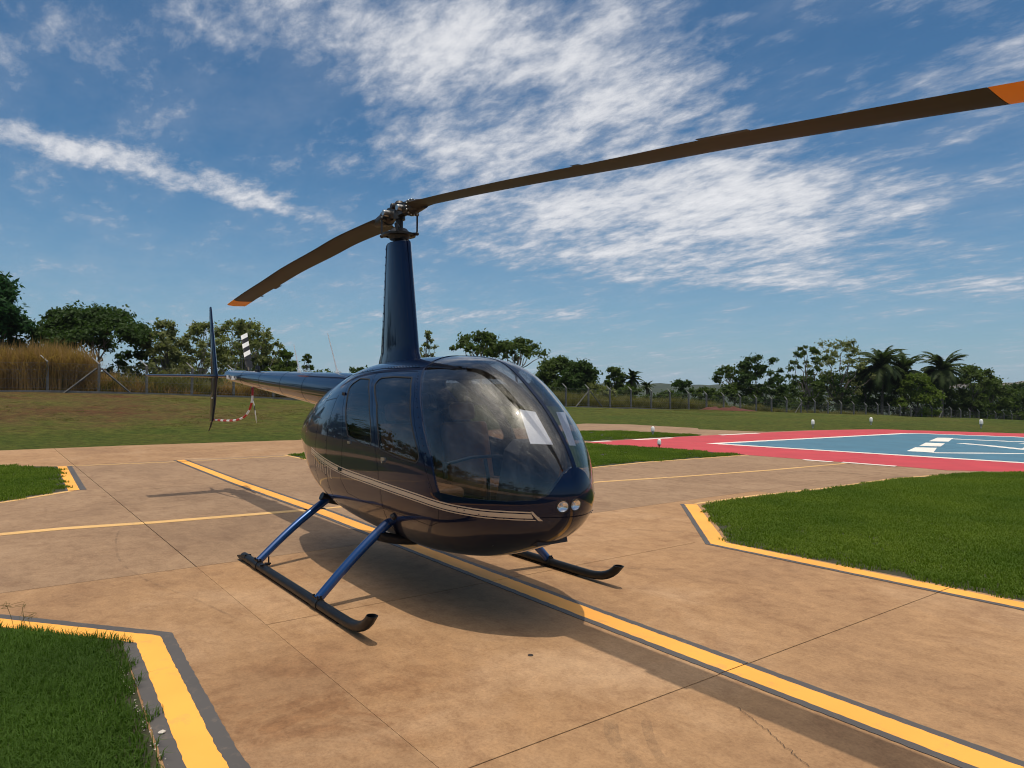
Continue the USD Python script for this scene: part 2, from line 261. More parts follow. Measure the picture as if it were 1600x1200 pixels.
def field_mat():
    n = {'g': ('geometry', {}), 'n1': ('noise_texture', {'scale': 0.16, 'detail': 5.0, 'roughness': 0.62}), 'n2': ('noise_texture', {'scale': 1.3, 'detail': 10.0, 'roughness': 0.78}),
         'n3': ('noise_texture', {'scale': 14.0, 'detail': 6.0, 'roughness': 0.8}), 'sep': ('separate_xyz', {}), 'xr': ('map_range', {'from_min': -21.0, 'from_max': -26.0, 'to_min': 0.0, 'to_max': 1.0, 'clamp': True}),
         'yr': ('map_range', {'from_min': 16.0, 'from_max': 2.0, 'to_min': 0.0, 'to_max': 1.0, 'clamp': True}), 'sl': ('math', {'math_type': 'multiply'}), 'sc': ('math', {'math_type': 'multiply_add', 'value2': 0.20, 'value3': 0.0}),
         'a': ('math', {'math_type': 'multiply_add', 'value2': 0.55}), 'ad': ('math', {'math_type': 'add'}), 'ad2': ('math', {'math_type': 'multiply_add', 'value2': 0.52}),
         'r': ('rgb_ramp', {'ramp': [(0.55, (0.055, 0.078, 0.013)), (0.70, (0.085, 0.092, 0.018)), (0.82, (0.105, 0.080, 0.026)), (0.92, (0.098, 0.050, 0.022)), (1.0, (0.11, 0.042, 0.020))]}),
         'nm': ('noise_texture', {'scale': 3.2, 'detail': 9.0, 'roughness': 0.82}), 'rm': ('rgb_ramp', {'ramp': [(0.36, (0.52, 0.50, 0.50)), (0.5, (1.0, 1.0, 1.0)), (0.64, (1.55, 1.5, 1.35))]}), 'mm': ('mix', {'mix_type': 'multiply', 'fac': 1.0}), 'b': ('bump', {'strength': 0.8, 'distance': 0.10}), 'p': ('principled_bsdf', {'roughness': 0.95, 'specular_ior_level': 0.1})}
    l = [('g.position', f'{k}.vector') for k in ('n1', 'n2', 'n3', 'sep')] + [('sep.x', 'xr.value'), ('sep.y', 'yr.value'), ('xr.result', 'sl.value1'), ('yr.result', 'sl.value2'), ('sl.value', 'sc.value1'),
         ('n1.fac', 'a.value1'), ('sc.value', 'a.value3'), ('n2.fac', 'ad2.value1'), ('a.value', 'ad2.value3'), ('n3.fac', 'ad.value1'), ('ad2.value', 'ad.value2'), ('adm.value', 'r.fac'),
         ('r.color', 'mm.color1'), ('g.position', 'nm.vector'), ('nm.fac', 'rm.fac'), ('rm.color', 'mm.color2'), ('mm.color', 'p.base_color'), ('n3.fac', 'b.height'), ('b.normal', 'p.normal')]
    n['n3s'] = ('math', {'math_type': 'multiply_add', 'value2': 0.40, 'value3': 0.0}); n['adm'] = ('math', {'math_type': 'add', 'value2': -0.09})
    l = [x for x in l if x != ('n3.fac', 'ad.value1')] + [('n3.fac', 'n3s.value1'), ('n3s.value', 'ad.value1'), ('ad.value', 'adm.value1')]
    return mat('rough_turf', n, l, 'p.BSDF')
FIELD = field_mat()
mesh('ground', (np.stack([GX, GY, GZ], -1).reshape(-1, 3), _q), FIELD, smooth=True, label='sloping rough grass field around the concrete apron', cat='ground', kind='structure')

# grass islands let into the apron (measured on the photograph, then squared up)
ISL = {
 'near': Polygon([(0.70, -2.34), (-0.35, -3.20), (-0.5, -9), (9, -9), (9, -2.45), (2.5, -2.45)]),
 'right': Polygon([(-0.62, 5.08), (1.15, 3.30), (4, 3.42), (9.5, 3.60), (9.5, 13.4), (0.55, 13.75), (-0.05, 12.6), (-0.44, 10.4), (-0.46, 8.1), (-0.63, 6.4)]),
 'left': Polygon([(-10.95, -1.80), (-7.05, -1.98), (-6.32, -2.82), (-6.4, -9), (-11.6, -9), (-11.66, -2.7)]),
 'middle': Polygon([(-10.9, 2.80), (-7.0, 2.92), (-5.1, 4.7), (-4.98, 7.07), (-5.12, 8.7), (-4.92, 12.25), (-7.35, 11.85), (-9.6, 11.35), (-10.95, 9.0), (-11.0, 3.2)]),
 'distant': Polygon([(-14.45, 15.6), (-13.9, 16.6), (-10.6, 17.75), (-10.25, 17.1), (-10.35, 11.95), (-14.2, 12.3)]),
}
APRON = Polygon([(-15.5, -14), (-15.75, -2), (-15.8, 0), (-15.4, 4.6), (-16.5, 12), (-18.6, 19.5), (-17.1, 20.7), (-13.4, 21.0), (-12.8, 20.3), (-10.35, 21.3), (-9.95, 24.2), (-9.1, 26.8), (-8.8, 27.25), (-4.4, 29.35), (6, 33), (15, 33), (15, -14)])
HOLES = unary_union(list(ISL.values()))
JX = [-11.0, -6.55, -1.0, 3.27, 7.6, 11.9]
JY = [-6.5, -1.5, 6.9, 11.6, 21.9]
joints = [LineString([(x, -20), (x, 11.0)]) for x in JX] + [LineString([(0.93, -1.5), (0.93, 3.0)])] + [LineString([(-30, y), (30, y)]) for y in JY if y != -1.5] + [LineString([(-30, -1.5), (-1.0, -1.5)])]
joints += [LineString([(x, 11.6), (x, 40)]) for x in (-12.9, -7.9, -2.9, 2.1, 7.1)]
CUT = unary_union([j.buffer(0.0045) for j in joints] + [LineString([(-1.0, -1.5), (30, -1.5)]).buffer(0.0013)])
slabs = polys(APRON.difference(HOLES).difference(CUT))
apron = thing('apron', 'tan dusty concrete apron laid in large slabs', 'apron'); tag(apron, kind='structure')
for s in slabs: mesh('slab', sheet(s, -0.016, 0.0), CONCRETE_OLD if s.centroid.x < -1.0 and s.centroid.x > -11.0 or s.centroid.y > 12 else CONCRETE, apron)
mesh('joint_sealant', sheet(APRON.difference(HOLES).buffer(-0.02), -0.024, -0.011), SEAL, apron)

rng = np.random.default_rng(11)
def ragged(g, amp=0.004, step=0.02):
    def ring(rg):
        L = rg.length; q = [rg.interpolate(t) for t in np.arange(0, L, max(step, L / 3500))]
        q = np.vstack([np.array([(a.x, a.y) for a in q]), np.array(rg.coords)[:-1]]); d = [rg.project(Point(a)) for a in q]
        q = q[np.argsort(d)]; nz = np.stack([meshkit.fbm(np.c_[q * 24, 0 * q[:, :1]], 3, k) - 0.5 for k in (1, 2)], 1)
        return q + nz * amp * 2
    if amp <= 0: return g
    return unary_union([Polygon(ring(p.exterior), [ring(h) for h in p.interiors]).buffer(0) for p in polys(g)])
def stripe(pts, w, cap=2): return LineString(pts).buffer(w / 2, cap_style=cap, join_style=2)
PAVED = APRON.difference(HOLES).difference(CUT)
def marking(name, g, m, label, z=0.0, amp=0.0065, on=None, group=None, cat='marking'):
    g = ragged(g, amp).intersection(PAVED if on is None else on)
    return mesh(name, sheet(g, z + 0.0012, z + 0.0040), m, '/World', label=label, cat=cat, kind='structure', group=group)
cl = [(-10.95, 0.47), (-6.5, 0.44), (-3.2, 0.50), (2, 0.45), (14.5, 0.45)]
g_y, g_g = stripe(cl, 0.165), stripe(cl, 0.275).difference(stripe([(-11.2, 0.47)] + cl[1:], 0.165))
marking('centre_line', g_y, YELLOW, 'long yellow centre line running under the helicopter'); marking('centre_line_border', g_g, GREY_PAINT, 'dark grey edging of the long centre line under the helicopter')
nl = [(9, -2.29), (2.5, -2.29), (0.78, -2.20), (-0.38, -3.14), (-0.6, -3.4)]
a_y = stripe(nl, 0.145); a_g = stripe(nl, 0.29).difference(a_y)
marking('yellow_edge_line', a_y, YELLOW, 'broad yellow edge line around the near left lawn'); marking('edge_line_border', a_g, GREY_PAINT, 'dark grey edging of the line around the near left lawn')
rl = [(9.5, 3.46), (4, 3.27), (1.10, 3.17), (-0.72, 4.96)]
b_y = stripe(rl, 0.17); b_g = stripe([(9.5, 3.345), (4, 3.155), (1.06, 3.055), (-0.80, 4.88)], 0.06).difference(b_y)
marking('yellow_edge_line', b_y, YELLOW, 'yellow edge line around the large right lawn'); marking('edge_line_border', b_g, GREY_PAINT, 'dark grey edging of the line around the large right lawn')
fl = [(-10.85, -1.72), (-7.0, -1.88)]
f_y = stripe(fl, 0.15); f_g = stripe(fl, 0.33).difference(f_y)
marking('yellow_edge_line', f_y, YELLOW, 'short yellow edge line beside the far left lawn'); marking('edge_line_border', f_g, GREY_PAINT, 'dark worn edging of the line beside the far left lawn')
marking('thin_edge_line', stripe([(-6.93, -1.93), (-6.22, -2.79), (-6.25, -9)], 0.08), PALE_YELLOW, 'thin pale line along the near side of the far left lawn')
marking('thin_edge_line', stripe([(-0.72, 5.06), (-0.70, 6.4), (-0.53, 8.1), (-0.51, 10.4), (-0.14, 12.5)], 0.07), PALE_YELLOW, 'thin worn line along the far side of the right lawn')
marking('thin_edge_line', stripe([(-10.9, 2.74), (-7.0, 2.86), (-5.03, 4.65), (-4.91, 7.07), (-5.05, 8.7), (-4.85, 12.2)], 0.08), PALE_YELLOW, 'thin pale line around the lawn strip behind the helicopter')
marking('cross_line', stripe([(-3.75, -9), (-3.66, -2.3), (-3.48, -1.4), (-3.30, 0.40)], 0.15), PALE_YELLOW, 'thin yellow line crossing the apron left of the helicopter')
marking('cross_line', stripe([(-3.28, 0.52), (-3.2, 5.6), (-2.9, 7.3), (-2.6, 9.66), (-2.42, 12.3)], 0.085), PALE_YELLOW, 'thin yellow line running from the nose side to the red pad')
marking('cross_line', stripe([(-10.95, -2.0), (-10.62, 0.3), (-10.6, 2.7)], 0.06), PALE_YELLOW, 'faint worn line across the apron behind the tail')
# the helipad
red = Polygon([(-9.95, 11.5), (-7.48, 11.93), (-4.65, 12.23), (-3.24, 12.42), (-2.06, 12.7), (-0.54, 12.8), (0.49, 13.8), (7.5, 15.3), (7.5, 32), (4.5, 32.3), (-4.41, 29.2), (-6.69, 28.1), (-8.77, 27.15), (-9.05, 26.65), (-9.85, 24.1), (-10.05, 20.9), (-10.15, 17.2), (-10.2, 14.1)])
sq = Polygon([(-7.82, 14.38), (-0.17, 15.85), (5.0, 16.85), (5.0, 29.9), (-3.62, 26.75), (-6.79, 25.59), (-7.06, 25.14)])
sq_in = sq.buffer(-0.26, join_style=2)
gaps = [stripe([(-2.6, 12.5), (-1.5, 12.66)], 0.16), stripe([(-3.4, 12.28), (-2.75, 12.36)], 0.16), stripe([(-10.0, 13.6), (-10.0, 15.4)], 0.22), stripe([(-10.02, 18.0), (-9.98, 20.2)], 0.22), stripe([(-10.1, 11.9), (-10.05, 12.6)], 0.22)]
marking('red_pad_border', red.difference(sq), RED_PAINT, 'broad red painted border of the helipad', amp=0.03)
marking('pad_outline', sq.difference(sq_in), WHITE_PAINT, 'white outline of the blue helipad square', amp=0.015)
blocks = [[(-5.17, 23.54), (-4.78, 23.86), (-4.12, 21.82), (-4.55, 21.45)], [(-4.30, 20.63), (-3.84, 20.86), (-3.38, 19.46), (-3.82, 19.10)], [(-3.66, 18.47), (-3.20, 18.76), (-2.58, 17.04), (-3.18, 16.90)]]
lines = [stripe([(-4.70, 23.35), (-3.0, 23.75), (-1.2, 24.6), (1.6, 25.2)], 0.30), stripe([(-2.55, 16.95), (-1.27, 18.6), (0.9, 20.6), (1.6, 25.0)], 0.22), stripe([(-3.6, 21.35), (-2.81, 21.1), (-1.63, 20.4), (-0.6, 19.9)], 0.34), stripe([(-2.0, 22.4), (-1.6, 20.5)], 0.22), stripe([(-2.5, 23.0), (-0.4, 22.2)], 0.3)]
white_in = [ragged(Polygon(b), 0.02) for b in blocks] + [ragged(l, 0.02) for l in lines]
marking('blue_pad', sq_in.difference(unary_union(white_in)), BLUE_PAINT, 'blue painted landing square of the helipad', amp=0.0)
for i, b in enumerate(white_in[:3]):
    marking('pad_block', b, WHITE_PAINT, ['farthest', 'middle', 'nearest'][i] + ' of the three white blocks painted on the blue pad', amp=0.0)
for b, t in zip(white_in[3:], ('far long white line of the emblem on the blue pad', 'near long white line of the emblem on the blue pad', 'slanting white middle stroke of the emblem on the blue pad', 'short white cross stroke of the emblem on the blue pad', 'thin white upper stroke of the emblem on the blue pad')):
    done = unary_union(white_in[:white_in.index(b)])
    marking('pad_stroke', b.difference(done), WHITE_PAINT, t, amp=0.0)
for b, t in zip(gaps, ('long white dash on the near edge of the red border', 'short white dash on the near edge of the red border', 'white dash on the far red border beside the lamp', 'second white dash on the far edge of the red border', 'white dash at the left tip of the red border')):
    mesh('border_dash', sheet(b.intersection(PAVED), 0.0052, 0.0072), WHITE_PAINT, '/World', label=t, cat='marking', kind='structure')
# small dark anchor hole
mesh('anchor_hole', sheet(Point(*at(829, 1024)[:2]).buffer(0.017), 0.001, 0.003), SEAL, label='small dark anchor hole in the apron before the nose', cat='anchor hole')

# lawns
def leaf_mat(name, ramp, trans=0.35, rough=0.65, spec=0.2, patch=None):
    n = {'g': ('geometry', {}), 'o': ('object_info', {}), 'ns': ('noise_texture', {'scale': 0.7, 'detail': 4.0}), 'w': ('math', {'math_type': 'multiply_add', 'value2': 0.45}), 'ws': ('math', {'math_type': 'multiply_add', 'value2': 0.55, 'value3': 0.0}),
         'r': ('rgb_ramp', {'ramp': ramp}), 'p': ('principled_bsdf', {'roughness': rough, 'specular_ior_level': spec}), 't': ('translucent_bsdf', {}), 'm': ('mix_closure', {'fac': trans}), 'tc': ('mix', {'mix_type': 'multiply', 'fac': 1.0, 'color2': (1.15, 1.3, 0.6)})}
    l = [('g.position', 'ns.vector'), ('ns.fac', 'ws.value1'), ('g.random_per_island', 'w.value1'), ('ws.value', 'w.value3'), ('w.value', 'r.fac'), ('r.color', 'p.base_color'), ('r.color', 'tc.color1'), ('tc.color', 't.color'), ('p.BSDF', 'm.closure1'), ('t.BSDF', 'm.closure2')]
    return mat(name, n, l, 'm.closure')
SOIL = noisy('lawn_soil', [(0.3, (0.025, 0.030, 0.010)), (0.7, (0.05, 0.042, 0.02))], 9.0, 0.95)
def tuft(n, size, h, w, seed, lean=0.5, segs=2):
    r = np.random.default_rng(seed); V, Fc = [], []
    p = r.uniform(-size / 2, size / 2, (n, 2)); a = r.uniform(0, 2 * np.pi, n); L = h * r.uniform(0.55, 1.15, n); b = r.uniform(0.1, 1.0, n) * lean; W = w * r.uniform(0.7, 1.2, n)
    for i in range(n):
        d = np.array([np.cos(a[i]), np.sin(a[i]), 0]); s = np.array([-d[1], d[0], 0]) * W[i] / 2; o = np.array([*p[i], 0.0])
        m = o + d * L[i] * b[i] * 0.35 + np.array([0, 0, L[i] * 0.62]); t = o + d * L[i] * b[i] + np.array([0, 0, L[i] * (1 - 0.35 * b[i])])
        k = len(V); V += [o - s, o + s, m - s * 0.8, m + s * 0.8, t]; Fc += [[k, k + 1, k + 3], [k, k + 3, k + 2], [k + 2, k + 3, k + 4]]
    return np.array(V), np.array(Fc)
def instancer(name, protos, material, pos, yaw, scale, idx, label, cat, kind='stuff'):
    p = path_for('/World', name); pi = UsdGeom.PointInstancer.Define(stage, p); rel = pi.CreatePrototypesRel()
    for i, m in enumerate(protos):
        q = usdkit.mesh(stage, f'{p}/tuft' + (f'_{i:03d}' if i else ''), m, material); rel.AddTarget(q.GetPath())
    pi.CreatePositionsAttr(Vt.Vec3fArray.FromNumpy(np.asarray(pos, np.float32))); pi.CreateProtoIndicesAttr(Vt.IntArray.FromNumpy(np.asarray(idx, np.int32)))
    pi.CreateScalesAttr(Vt.Vec3fArray.FromNumpy(np.asarray(scale, np.float32)))
    pi.CreateOrientationsAttr(Vt.QuathArray([Gf.Quath(float(math.cos(y / 2)), 0, 0, float(math.sin(y / 2))) for y in yaw]))
    return tag(pi.GetPrim(), label, cat, kind=kind)
def visible(x, y, pad=60):
    P = np.stack([x, y, 0 * x], -1) - EYE; d = P @ FW; px = 800 + FPX * (P @ RIGHT) / np.maximum(d, 1e-3); py = 600 - FPX * (P @ UP) / np.maximum(d, 1e-3)
    return (d > 0.5) & (px > -pad - 260) & (px < 1660 + 260) & (py < 1200 + pad + 260)
def lawn(key, step, protos, material, label, hs=1.0, seed=3, inset=0.0):
    g = ISL[key]; r = np.random.default_rng(seed)
    mesh('lawn_soil', sheet(g, -0.02, -0.002), SOIL, label='bare soil under ' + label, cat='soil', kind='structure')
    x0, y0, x1, y1 = g.bounds; X, Y = np.meshgrid(np.arange(x0, x1, step), np.arange(y0, y1, step)); X = (X + r.uniform(-.5, .5, X.shape) * step).ravel(); Y = (Y + r.uniform(-.5, .5, Y.shape) * step).ravel()
    k = shapely.contains_xy(g.buffer(inset), X, Y) & visible(X, Y); X, Y = X[k], Y[k]; n = len(X)
    s = hs * (0.75 + 0.5 * meshkit.fbm(np.stack([X, Y, 0 * X], -1) * 1.3, 3, seed)); sc = np.stack([np.ones(n), np.ones(n), s], -1)
    return instancer('grass', protos, material, np.stack([X, Y, np.full(n, -0.004)], -1), r.uniform(0, 2 * np.pi, n), sc, r.integers(0, len(protos), n), label, 'grass')
GR_DEEP = leaf_mat('grass_deep', [(0.15, (0.040, 0.080, 0.008)), (0.5, (0.085, 0.160, 0.016)), (0.75, (0.145, 0.225, 0.036)), (0.95, (0.27, 0.28, 0.09))])
GR_DRY = leaf_mat('grass_mixed', [(0.15, (0.075, 0.130, 0.010)), (0.42, (0.150, 0.205, 0.018)), (0.55, (0.215, 0.205, 0.036)), (0.72, (0.34, 0.235, 0.085)), (0.9, (0.44, 0.29, 0.14))])
TN = [tuft(240, 0.24, 0.075, 0.0055, 20 + i, 0.9) for i in range(6)]
TM = [tuft(220, 0.34, 0.046, 0.010, 40 + i, 0.8) for i in range(5)]
lawn('near', 0.105, TN, GR_DEEP, 'thick dark green grass of the near left lawn', 0.85, 3, -0.085)
lawn('right', 0.17, TM, GR_DRY, 'green and brownish grass of the large right lawn', 1.0, 4, -0.10)
lawn('left', 0.24, TM, GR_DRY, 'short grass of the far left lawn', 1.2, 5, -0.06)
lawn('middle', 0.26, TM, GR_DRY, 'short grass of the lawn strip behind the helicopter nose', 1.2, 6, -0.06)
lawn('distant', 0.32, TM, GR_DRY, 'short grass of the distant narrow lawn by the red border', 1.2, 7, -0.08)

# ------------------------------------------------------------------ helicopter
PAINT = mat('midnight_paint', {'g': ('geometry', {}), 'n': ('noise_texture', {'scale': 1.6, 'detail': 4.0}), 'b': ('bump', {'strength': 0.05, 'distance': 0.01}), 'nd': ('noise_texture', {'scale': 9.0, 'detail': 8.0, 'roughness': 0.7}),
    'rr': ('map_range', {'from_min': 0.35, 'from_max': 0.75, 'to_min': 0.015, 'to_max': 0.09, 'clamp': True}),
    'p': ('principled_bsdf', {'base_color': (0.0002, 0.0062, 0.029), 'metallic': 0.72, 'roughness': 0.30, 'specular_ior_level': 0.08, 'coat_weight': 1.0, 'coat_roughness': 0.02, 'coat_ior': 1.42})},
    [('g.position', 'n.vector'), ('n.fac', 'b.height'), ('b.normal', 'p.coat_normal'), ('g.position', 'nd.vector'), ('nd.fac', 'rr.value'), ('rr.result', 'p.coat_roughness')], 'p.BSDF')
STRUT_SUNLIT_BLUE = simple('sunlit_strut_blue', (0.001, 0.042, 0.16), 0.3, metallic=0.45, coat_weight=0.8, coat_roughness=0.05)  # body blue lightened: sunlight on the struts is put into the colour
BLACK = simple('black_trim', (0.012, 0.012, 0.013), 0.45)
RUBBER = simple('black_rubber', (0.010, 0.010, 0.010), 0.8)
SKID_PAINT = noisy('worn_black_enamel', [(0.35, (0.004, 0.004, 0.0045)), (0.62, (0.006, 0.006, 0.0055)), (0.80, (0.030, 0.024, 0.018))], 14.0, 0.42, specular_ior_level=0.3)
STEEL = simple('bare_steel', (0.45, 0.44, 0.42), 0.35, metallic=1.0)
DARK_STEEL = noisy('oily_steel', [(0.3, (0.016, 0.014, 0.013)), (0.7, (0.075, 0.065, 0.055))], 22.0, 0.42, metallic=0.6)
BLADE_PAINT = noisy('rotor_blade_grey', [(0.3, (0.014, 0.010, 0.007)), (0.7, (0.023, 0.017, 0.011))], 3.0, 0.5, specular_ior_level=0.3, stretch=(0.4, 8, 8))
BLADE_EDGE = simple('blade_edge_black', (0.014, 0.013, 0.012), 0.5)
TIP_ORANGE = simple('blade_tip_orange', (0.80, 0.27, 0.01), 0.5)
WHITE = simple('white_enamel', (0.80, 0.79, 0.76), 0.4)
RED = simple('red_enamel', (0.42, 0.020, 0.015), 0.4)
BEIGE = simple('beige_stripe', (0.46, 0.36, 0.25), 0.35, coat_weight=0.6)
LEATHER = noisy('tan_leather', [(0.3, (0.13, 0.060, 0.022)), (0.7, (0.19, 0.092, 0.036))], 9.0, 0.5, bump=0.25, bscale=160)
LINER = simple('cabin_liner', (0.022, 0.019, 0.017), 0.8)
CARPET = simple('dark_carpet', (0.02, 0.02, 0.022), 0.95)
PANEL = simple('instrument_panel', (0.02, 0.02, 0.022), 0.55)
PAPER = simple('white_paper', (0.82, 0.82, 0.84), 0.8)
LENS = mat('lamp_glass', {'t': ('transparent_bsdf', {'color': (0.95, 0.95, 0.95)}), 'gl': ('glossy_bsdf', {'color': (1, 1, 1), 'roughness': 0.02}), 'f': ('fresnel', {'IOR': 1.5}), 'm': ('mix_closure', {}), 'g': ('geometry', {}), 'io': ('math', {'math_type': 'multiply_add', 'value2': 1 / 1.5 - 1.5, 'value3': 1.5})},
           [('g.backfacing', 'io.value1'), ('io.value', 'f.IOR'), ('f.fac', 'm.fac'), ('t.BSDF', 'm.closure1'), ('gl.BSDF', 'm.closure2')], 'm.closure')
CHROME = simple('lamp_reflector', (0.9, 0.9, 0.9), 0.08, metallic=1.0)
def glass_mat(name, tint, boost=1.0):
    """A thin pane: tinted transparency under a fresnel reflection, with faint smears."""
    n = {'t': ('transparent_bsdf', {'color': tint}), 'gl': ('glossy_bsdf', {'color': (1, 1, 1), 'roughness': 0.012}), 'f': ('fresnel', {'IOR': 1.5}), 'io': ('math', {'math_type': 'multiply_add', 'value2': 1 / 1.5 - 1.5, 'value3': 1.5}), 'fm': ('math', {'math_type': 'multiply', 'value2': boost, 'use_clamp': True}), 'm': ('mix_closure', {}),
         'g': ('geometry', {}), 'mp': ('mapping', {'scale': (1.0, 3.0, 0.7)}), 'n': ('noise_texture', {'scale': 3.0, 'detail': 8.0, 'roughness': 0.7}), 'r': ('map_range', {'from_min': 0.45, 'from_max': 0.8, 'to_min': 0.0, 'to_max': 0.055, 'clamp': True}),
         'd': ('glossy_bsdf', {'color': (0.75, 0.72, 0.66), 'roughness': 0.32}), 'm2': ('mix_closure', {}), 'b': ('bump', {'strength': 0.04, 'distance': 0.01}), 'nb': ('noise_texture', {'scale': 4.0, 'detail': 2.0})}
    l = [('g.backfacing', 'io.value1'), ('io.value', 'f.IOR'), ('f.fac', 'fm.value1'), ('fm.value', 'm.fac'), ('t.BSDF', 'm.closure1'), ('gl.BSDF', 'm.closure2'), ('g.position', 'mp.vector'), ('mp.vector', 'n.vector'), ('n.fac', 'r.value'), ('r.result', 'm2.fac'), ('m.closure', 'm2.closure1'), ('d.BSDF', 'm2.closure2'),
         ('g.position', 'nb.vector'), ('nb.fac', 'b.height'), ('b.normal', 'gl.normal')]
    return mat(name, n, l, 'm2.closure')
GLASS = glass_mat('cabin_glass', (0.80, 0.81, 0.83))
GLASS_TINT = glass_mat('tinted_glass', (0.62, 0.60, 0.60))

# the hull: cross-sections along x, read off the outline in the photograph
XR, XN = -1.72, 2.42
CX = np.array([-1.55, -1.2, -0.7, -0.1, 0.5, 1.0, 1.5, 1.95, 2.28])
ZT = [1.384, 1.57, 1.722, 1.845, 1.873, 1.876, 1.837, 1.588, 1.266]
ZB = [0.949, 0.699, 0.51, 0.404, 0.363, 0.345, 0.384, 0.505, 0.667]
HW = [0.336, 0.46, 0.583, 0.643, 0.652, 0.663, 0.643, 0.512, 0.267]
ZW = [1.145, 1.092, 1.015, 1.002, 0.996, 1.006, 0.986, 0.948, 0.906]
NT = [2.0, 2.1, 2.25, 2.35, 2.3, 2.15, 2.05, 2.0, 2.0]; NB = [2, 2.2, 2.4, 2.5, 2.5, 2.4, 2.3, 2.1, 2.0]
def hull_grid(nu=150, nv=144):
    tc = np.r_[0, np.arccos(1 - 2 * (CX - XR) / (XN - XR)) / np.pi, 1]
    t = np.linspace(0, 1, nu); x = XR + (XN - XR) * (1 - np.cos(np.pi * t)) / 2
    I = lambda a, e0, e1: PchipInterpolator(tc, np.r_[e0, a, e1])(t)[:, None]
    zt, zb, w, zw, nt, nb = I(ZT, 1.2, .92), I(ZB, 1.2, .92), I(HW, 0, 0), I(ZW, 1.2, .92), I(NT, 2, 2), I(NB, 2, 2)
    a = np.linspace(0, 2 * np.pi, nv, endpoint=False); ca, sa = np.cos(a)[None], np.sin(a)[None]
    n = np.where(sa >= 0, nt, nb); y = w * np.sign(ca) * np.abs(ca) ** (2 / n); z = zw + np.where(sa >= 0, zt - zw, zw - zb) * np.sign(sa) * np.abs(sa) ** (2 / n)
    G = np.stack([np.broadcast_to(x[:, None], y.shape), y, z], -1)
    from scipy.ndimage import gaussian_filter1d
    G[1:-1] = gaussian_filter1d(G, 2.2, axis=0, mode='nearest')[1:-1]                       # fair the lines
    V = np.vstack([G[1:-1].reshape(-1, 3), G[0, :1], G[-1, :1]]); m = nu - 2
    i, j = np.meshgrid(np.arange(m - 1), np.arange(nv), indexing='ij'); k = (j + 1) % nv
    q = np.stack([i * nv + j, (i + 1) * nv + j, (i + 1) * nv + k, i * nv + k], -1).reshape(-1, 4)
    f = np.vstack([q[:, [0, 1, 2]], q[:, [0, 2, 3]]]); J = np.arange(nv); K = (J + 1) % nv; e = (m - 1) * nv
    f = np.vstack([f, np.stack([np.full(nv, m * nv), J, K], 1), np.stack([np.full(nv, m * nv + 1), e + K, e + J], 1)])
    T = trimesh.Trimesh(V, f, process=False)
    if T.volume < 0: T.invert()
    return np.array(T.vertices), np.array(T.faces), np.array(T.vertex_normals)
HV, HF, HN = hull_grid()
HTREE = cKDTree(HV)
def hull(off, flip=False):
    v = HV + HN * off
    return m3.Manifold(m3.Mesh(np.ascontiguousarray(np.hstack([v, -HN if flip else HN]).astype(np.float32)), np.ascontiguousarray(HF.astype(np.uint32))))
def hull_y(x, z):                                        # half width of the hull at (x, z)
    d = np.hypot(HV[:, 0] - x, HV[:, 2] - z) + (HV[:, 1] > 0) * 9; return abs(HV[np.argmin(d), 1])
def prism_y(poly, y0=-1.2, y1=1.2):                      # an outline in (x, z) carried through y
    c = m3.CrossSection([np.array(poly.exterior.coords)[:-1]] + [np.array(h.coords)[:-1] for h in poly.interiors], m3.FillRule.EvenOdd)
    return m3.Manifold.extrude(c, y1 - y0).rotate((90, 0, 0)).translate((0, y1, 0))
def prism_x(poly, x0, x1):                               # an outline in (y, z) carried through x
    c = m3.CrossSection([np.array(poly.exterior.coords)[:-1]], m3.FillRule.EvenOdd)
    m = m3.Manifold.extrude(c, x1 - x0)
    return m.transform(np.array([[0, 0, 1, x0], [1, 0, 0, 0], [0, 1, 0, 0]], float))
def cube(lo, hi): return m3.Manifold.cube(tuple(np.subtract(hi, lo))).translate(tuple(lo))
def rounded(pts, r=0.04): return Polygon(pts).buffer(-r, join_style=1).buffer(r, quad_segs=6).buffer(0)
def put(name, man, material, parent, label=None):
    me = man.to_mesh(); P = np.array(me.vert_properties); F = np.array(me.tri_verts); v = P[:, :3]
    n = P[:, 3:6] if P.shape[1] >= 6 else np.zeros_like(v)
    ln = np.linalg.norm(n, axis=1); n = n / np.maximum(ln, 1e-6)[:, None]
    fn = np.cross(v[F[:, 1]] - v[F[:, 0]], v[F[:, 2]] - v[F[:, 0]]); fn /= np.maximum(np.linalg.norm(fn, axis=1), 1e-12)[:, None]
    ok = (ln[F] > 0.5).all(1) & ((n[F] * fn[:, None]).sum(-1) > 0.3).all(1)
    Vs, Ns = [v, v[F[~ok]].reshape(-1, 3)], [n, np.repeat(fn[~ok], 3, 0)]
    Ff = np.vstack([F[ok], len(v) + np.arange(3 * (~ok).sum()).reshape(-1, 3)])
    return nmesh(name, np.vstack(Vs), Ff, np.vstack(Ns), material, parent, label)

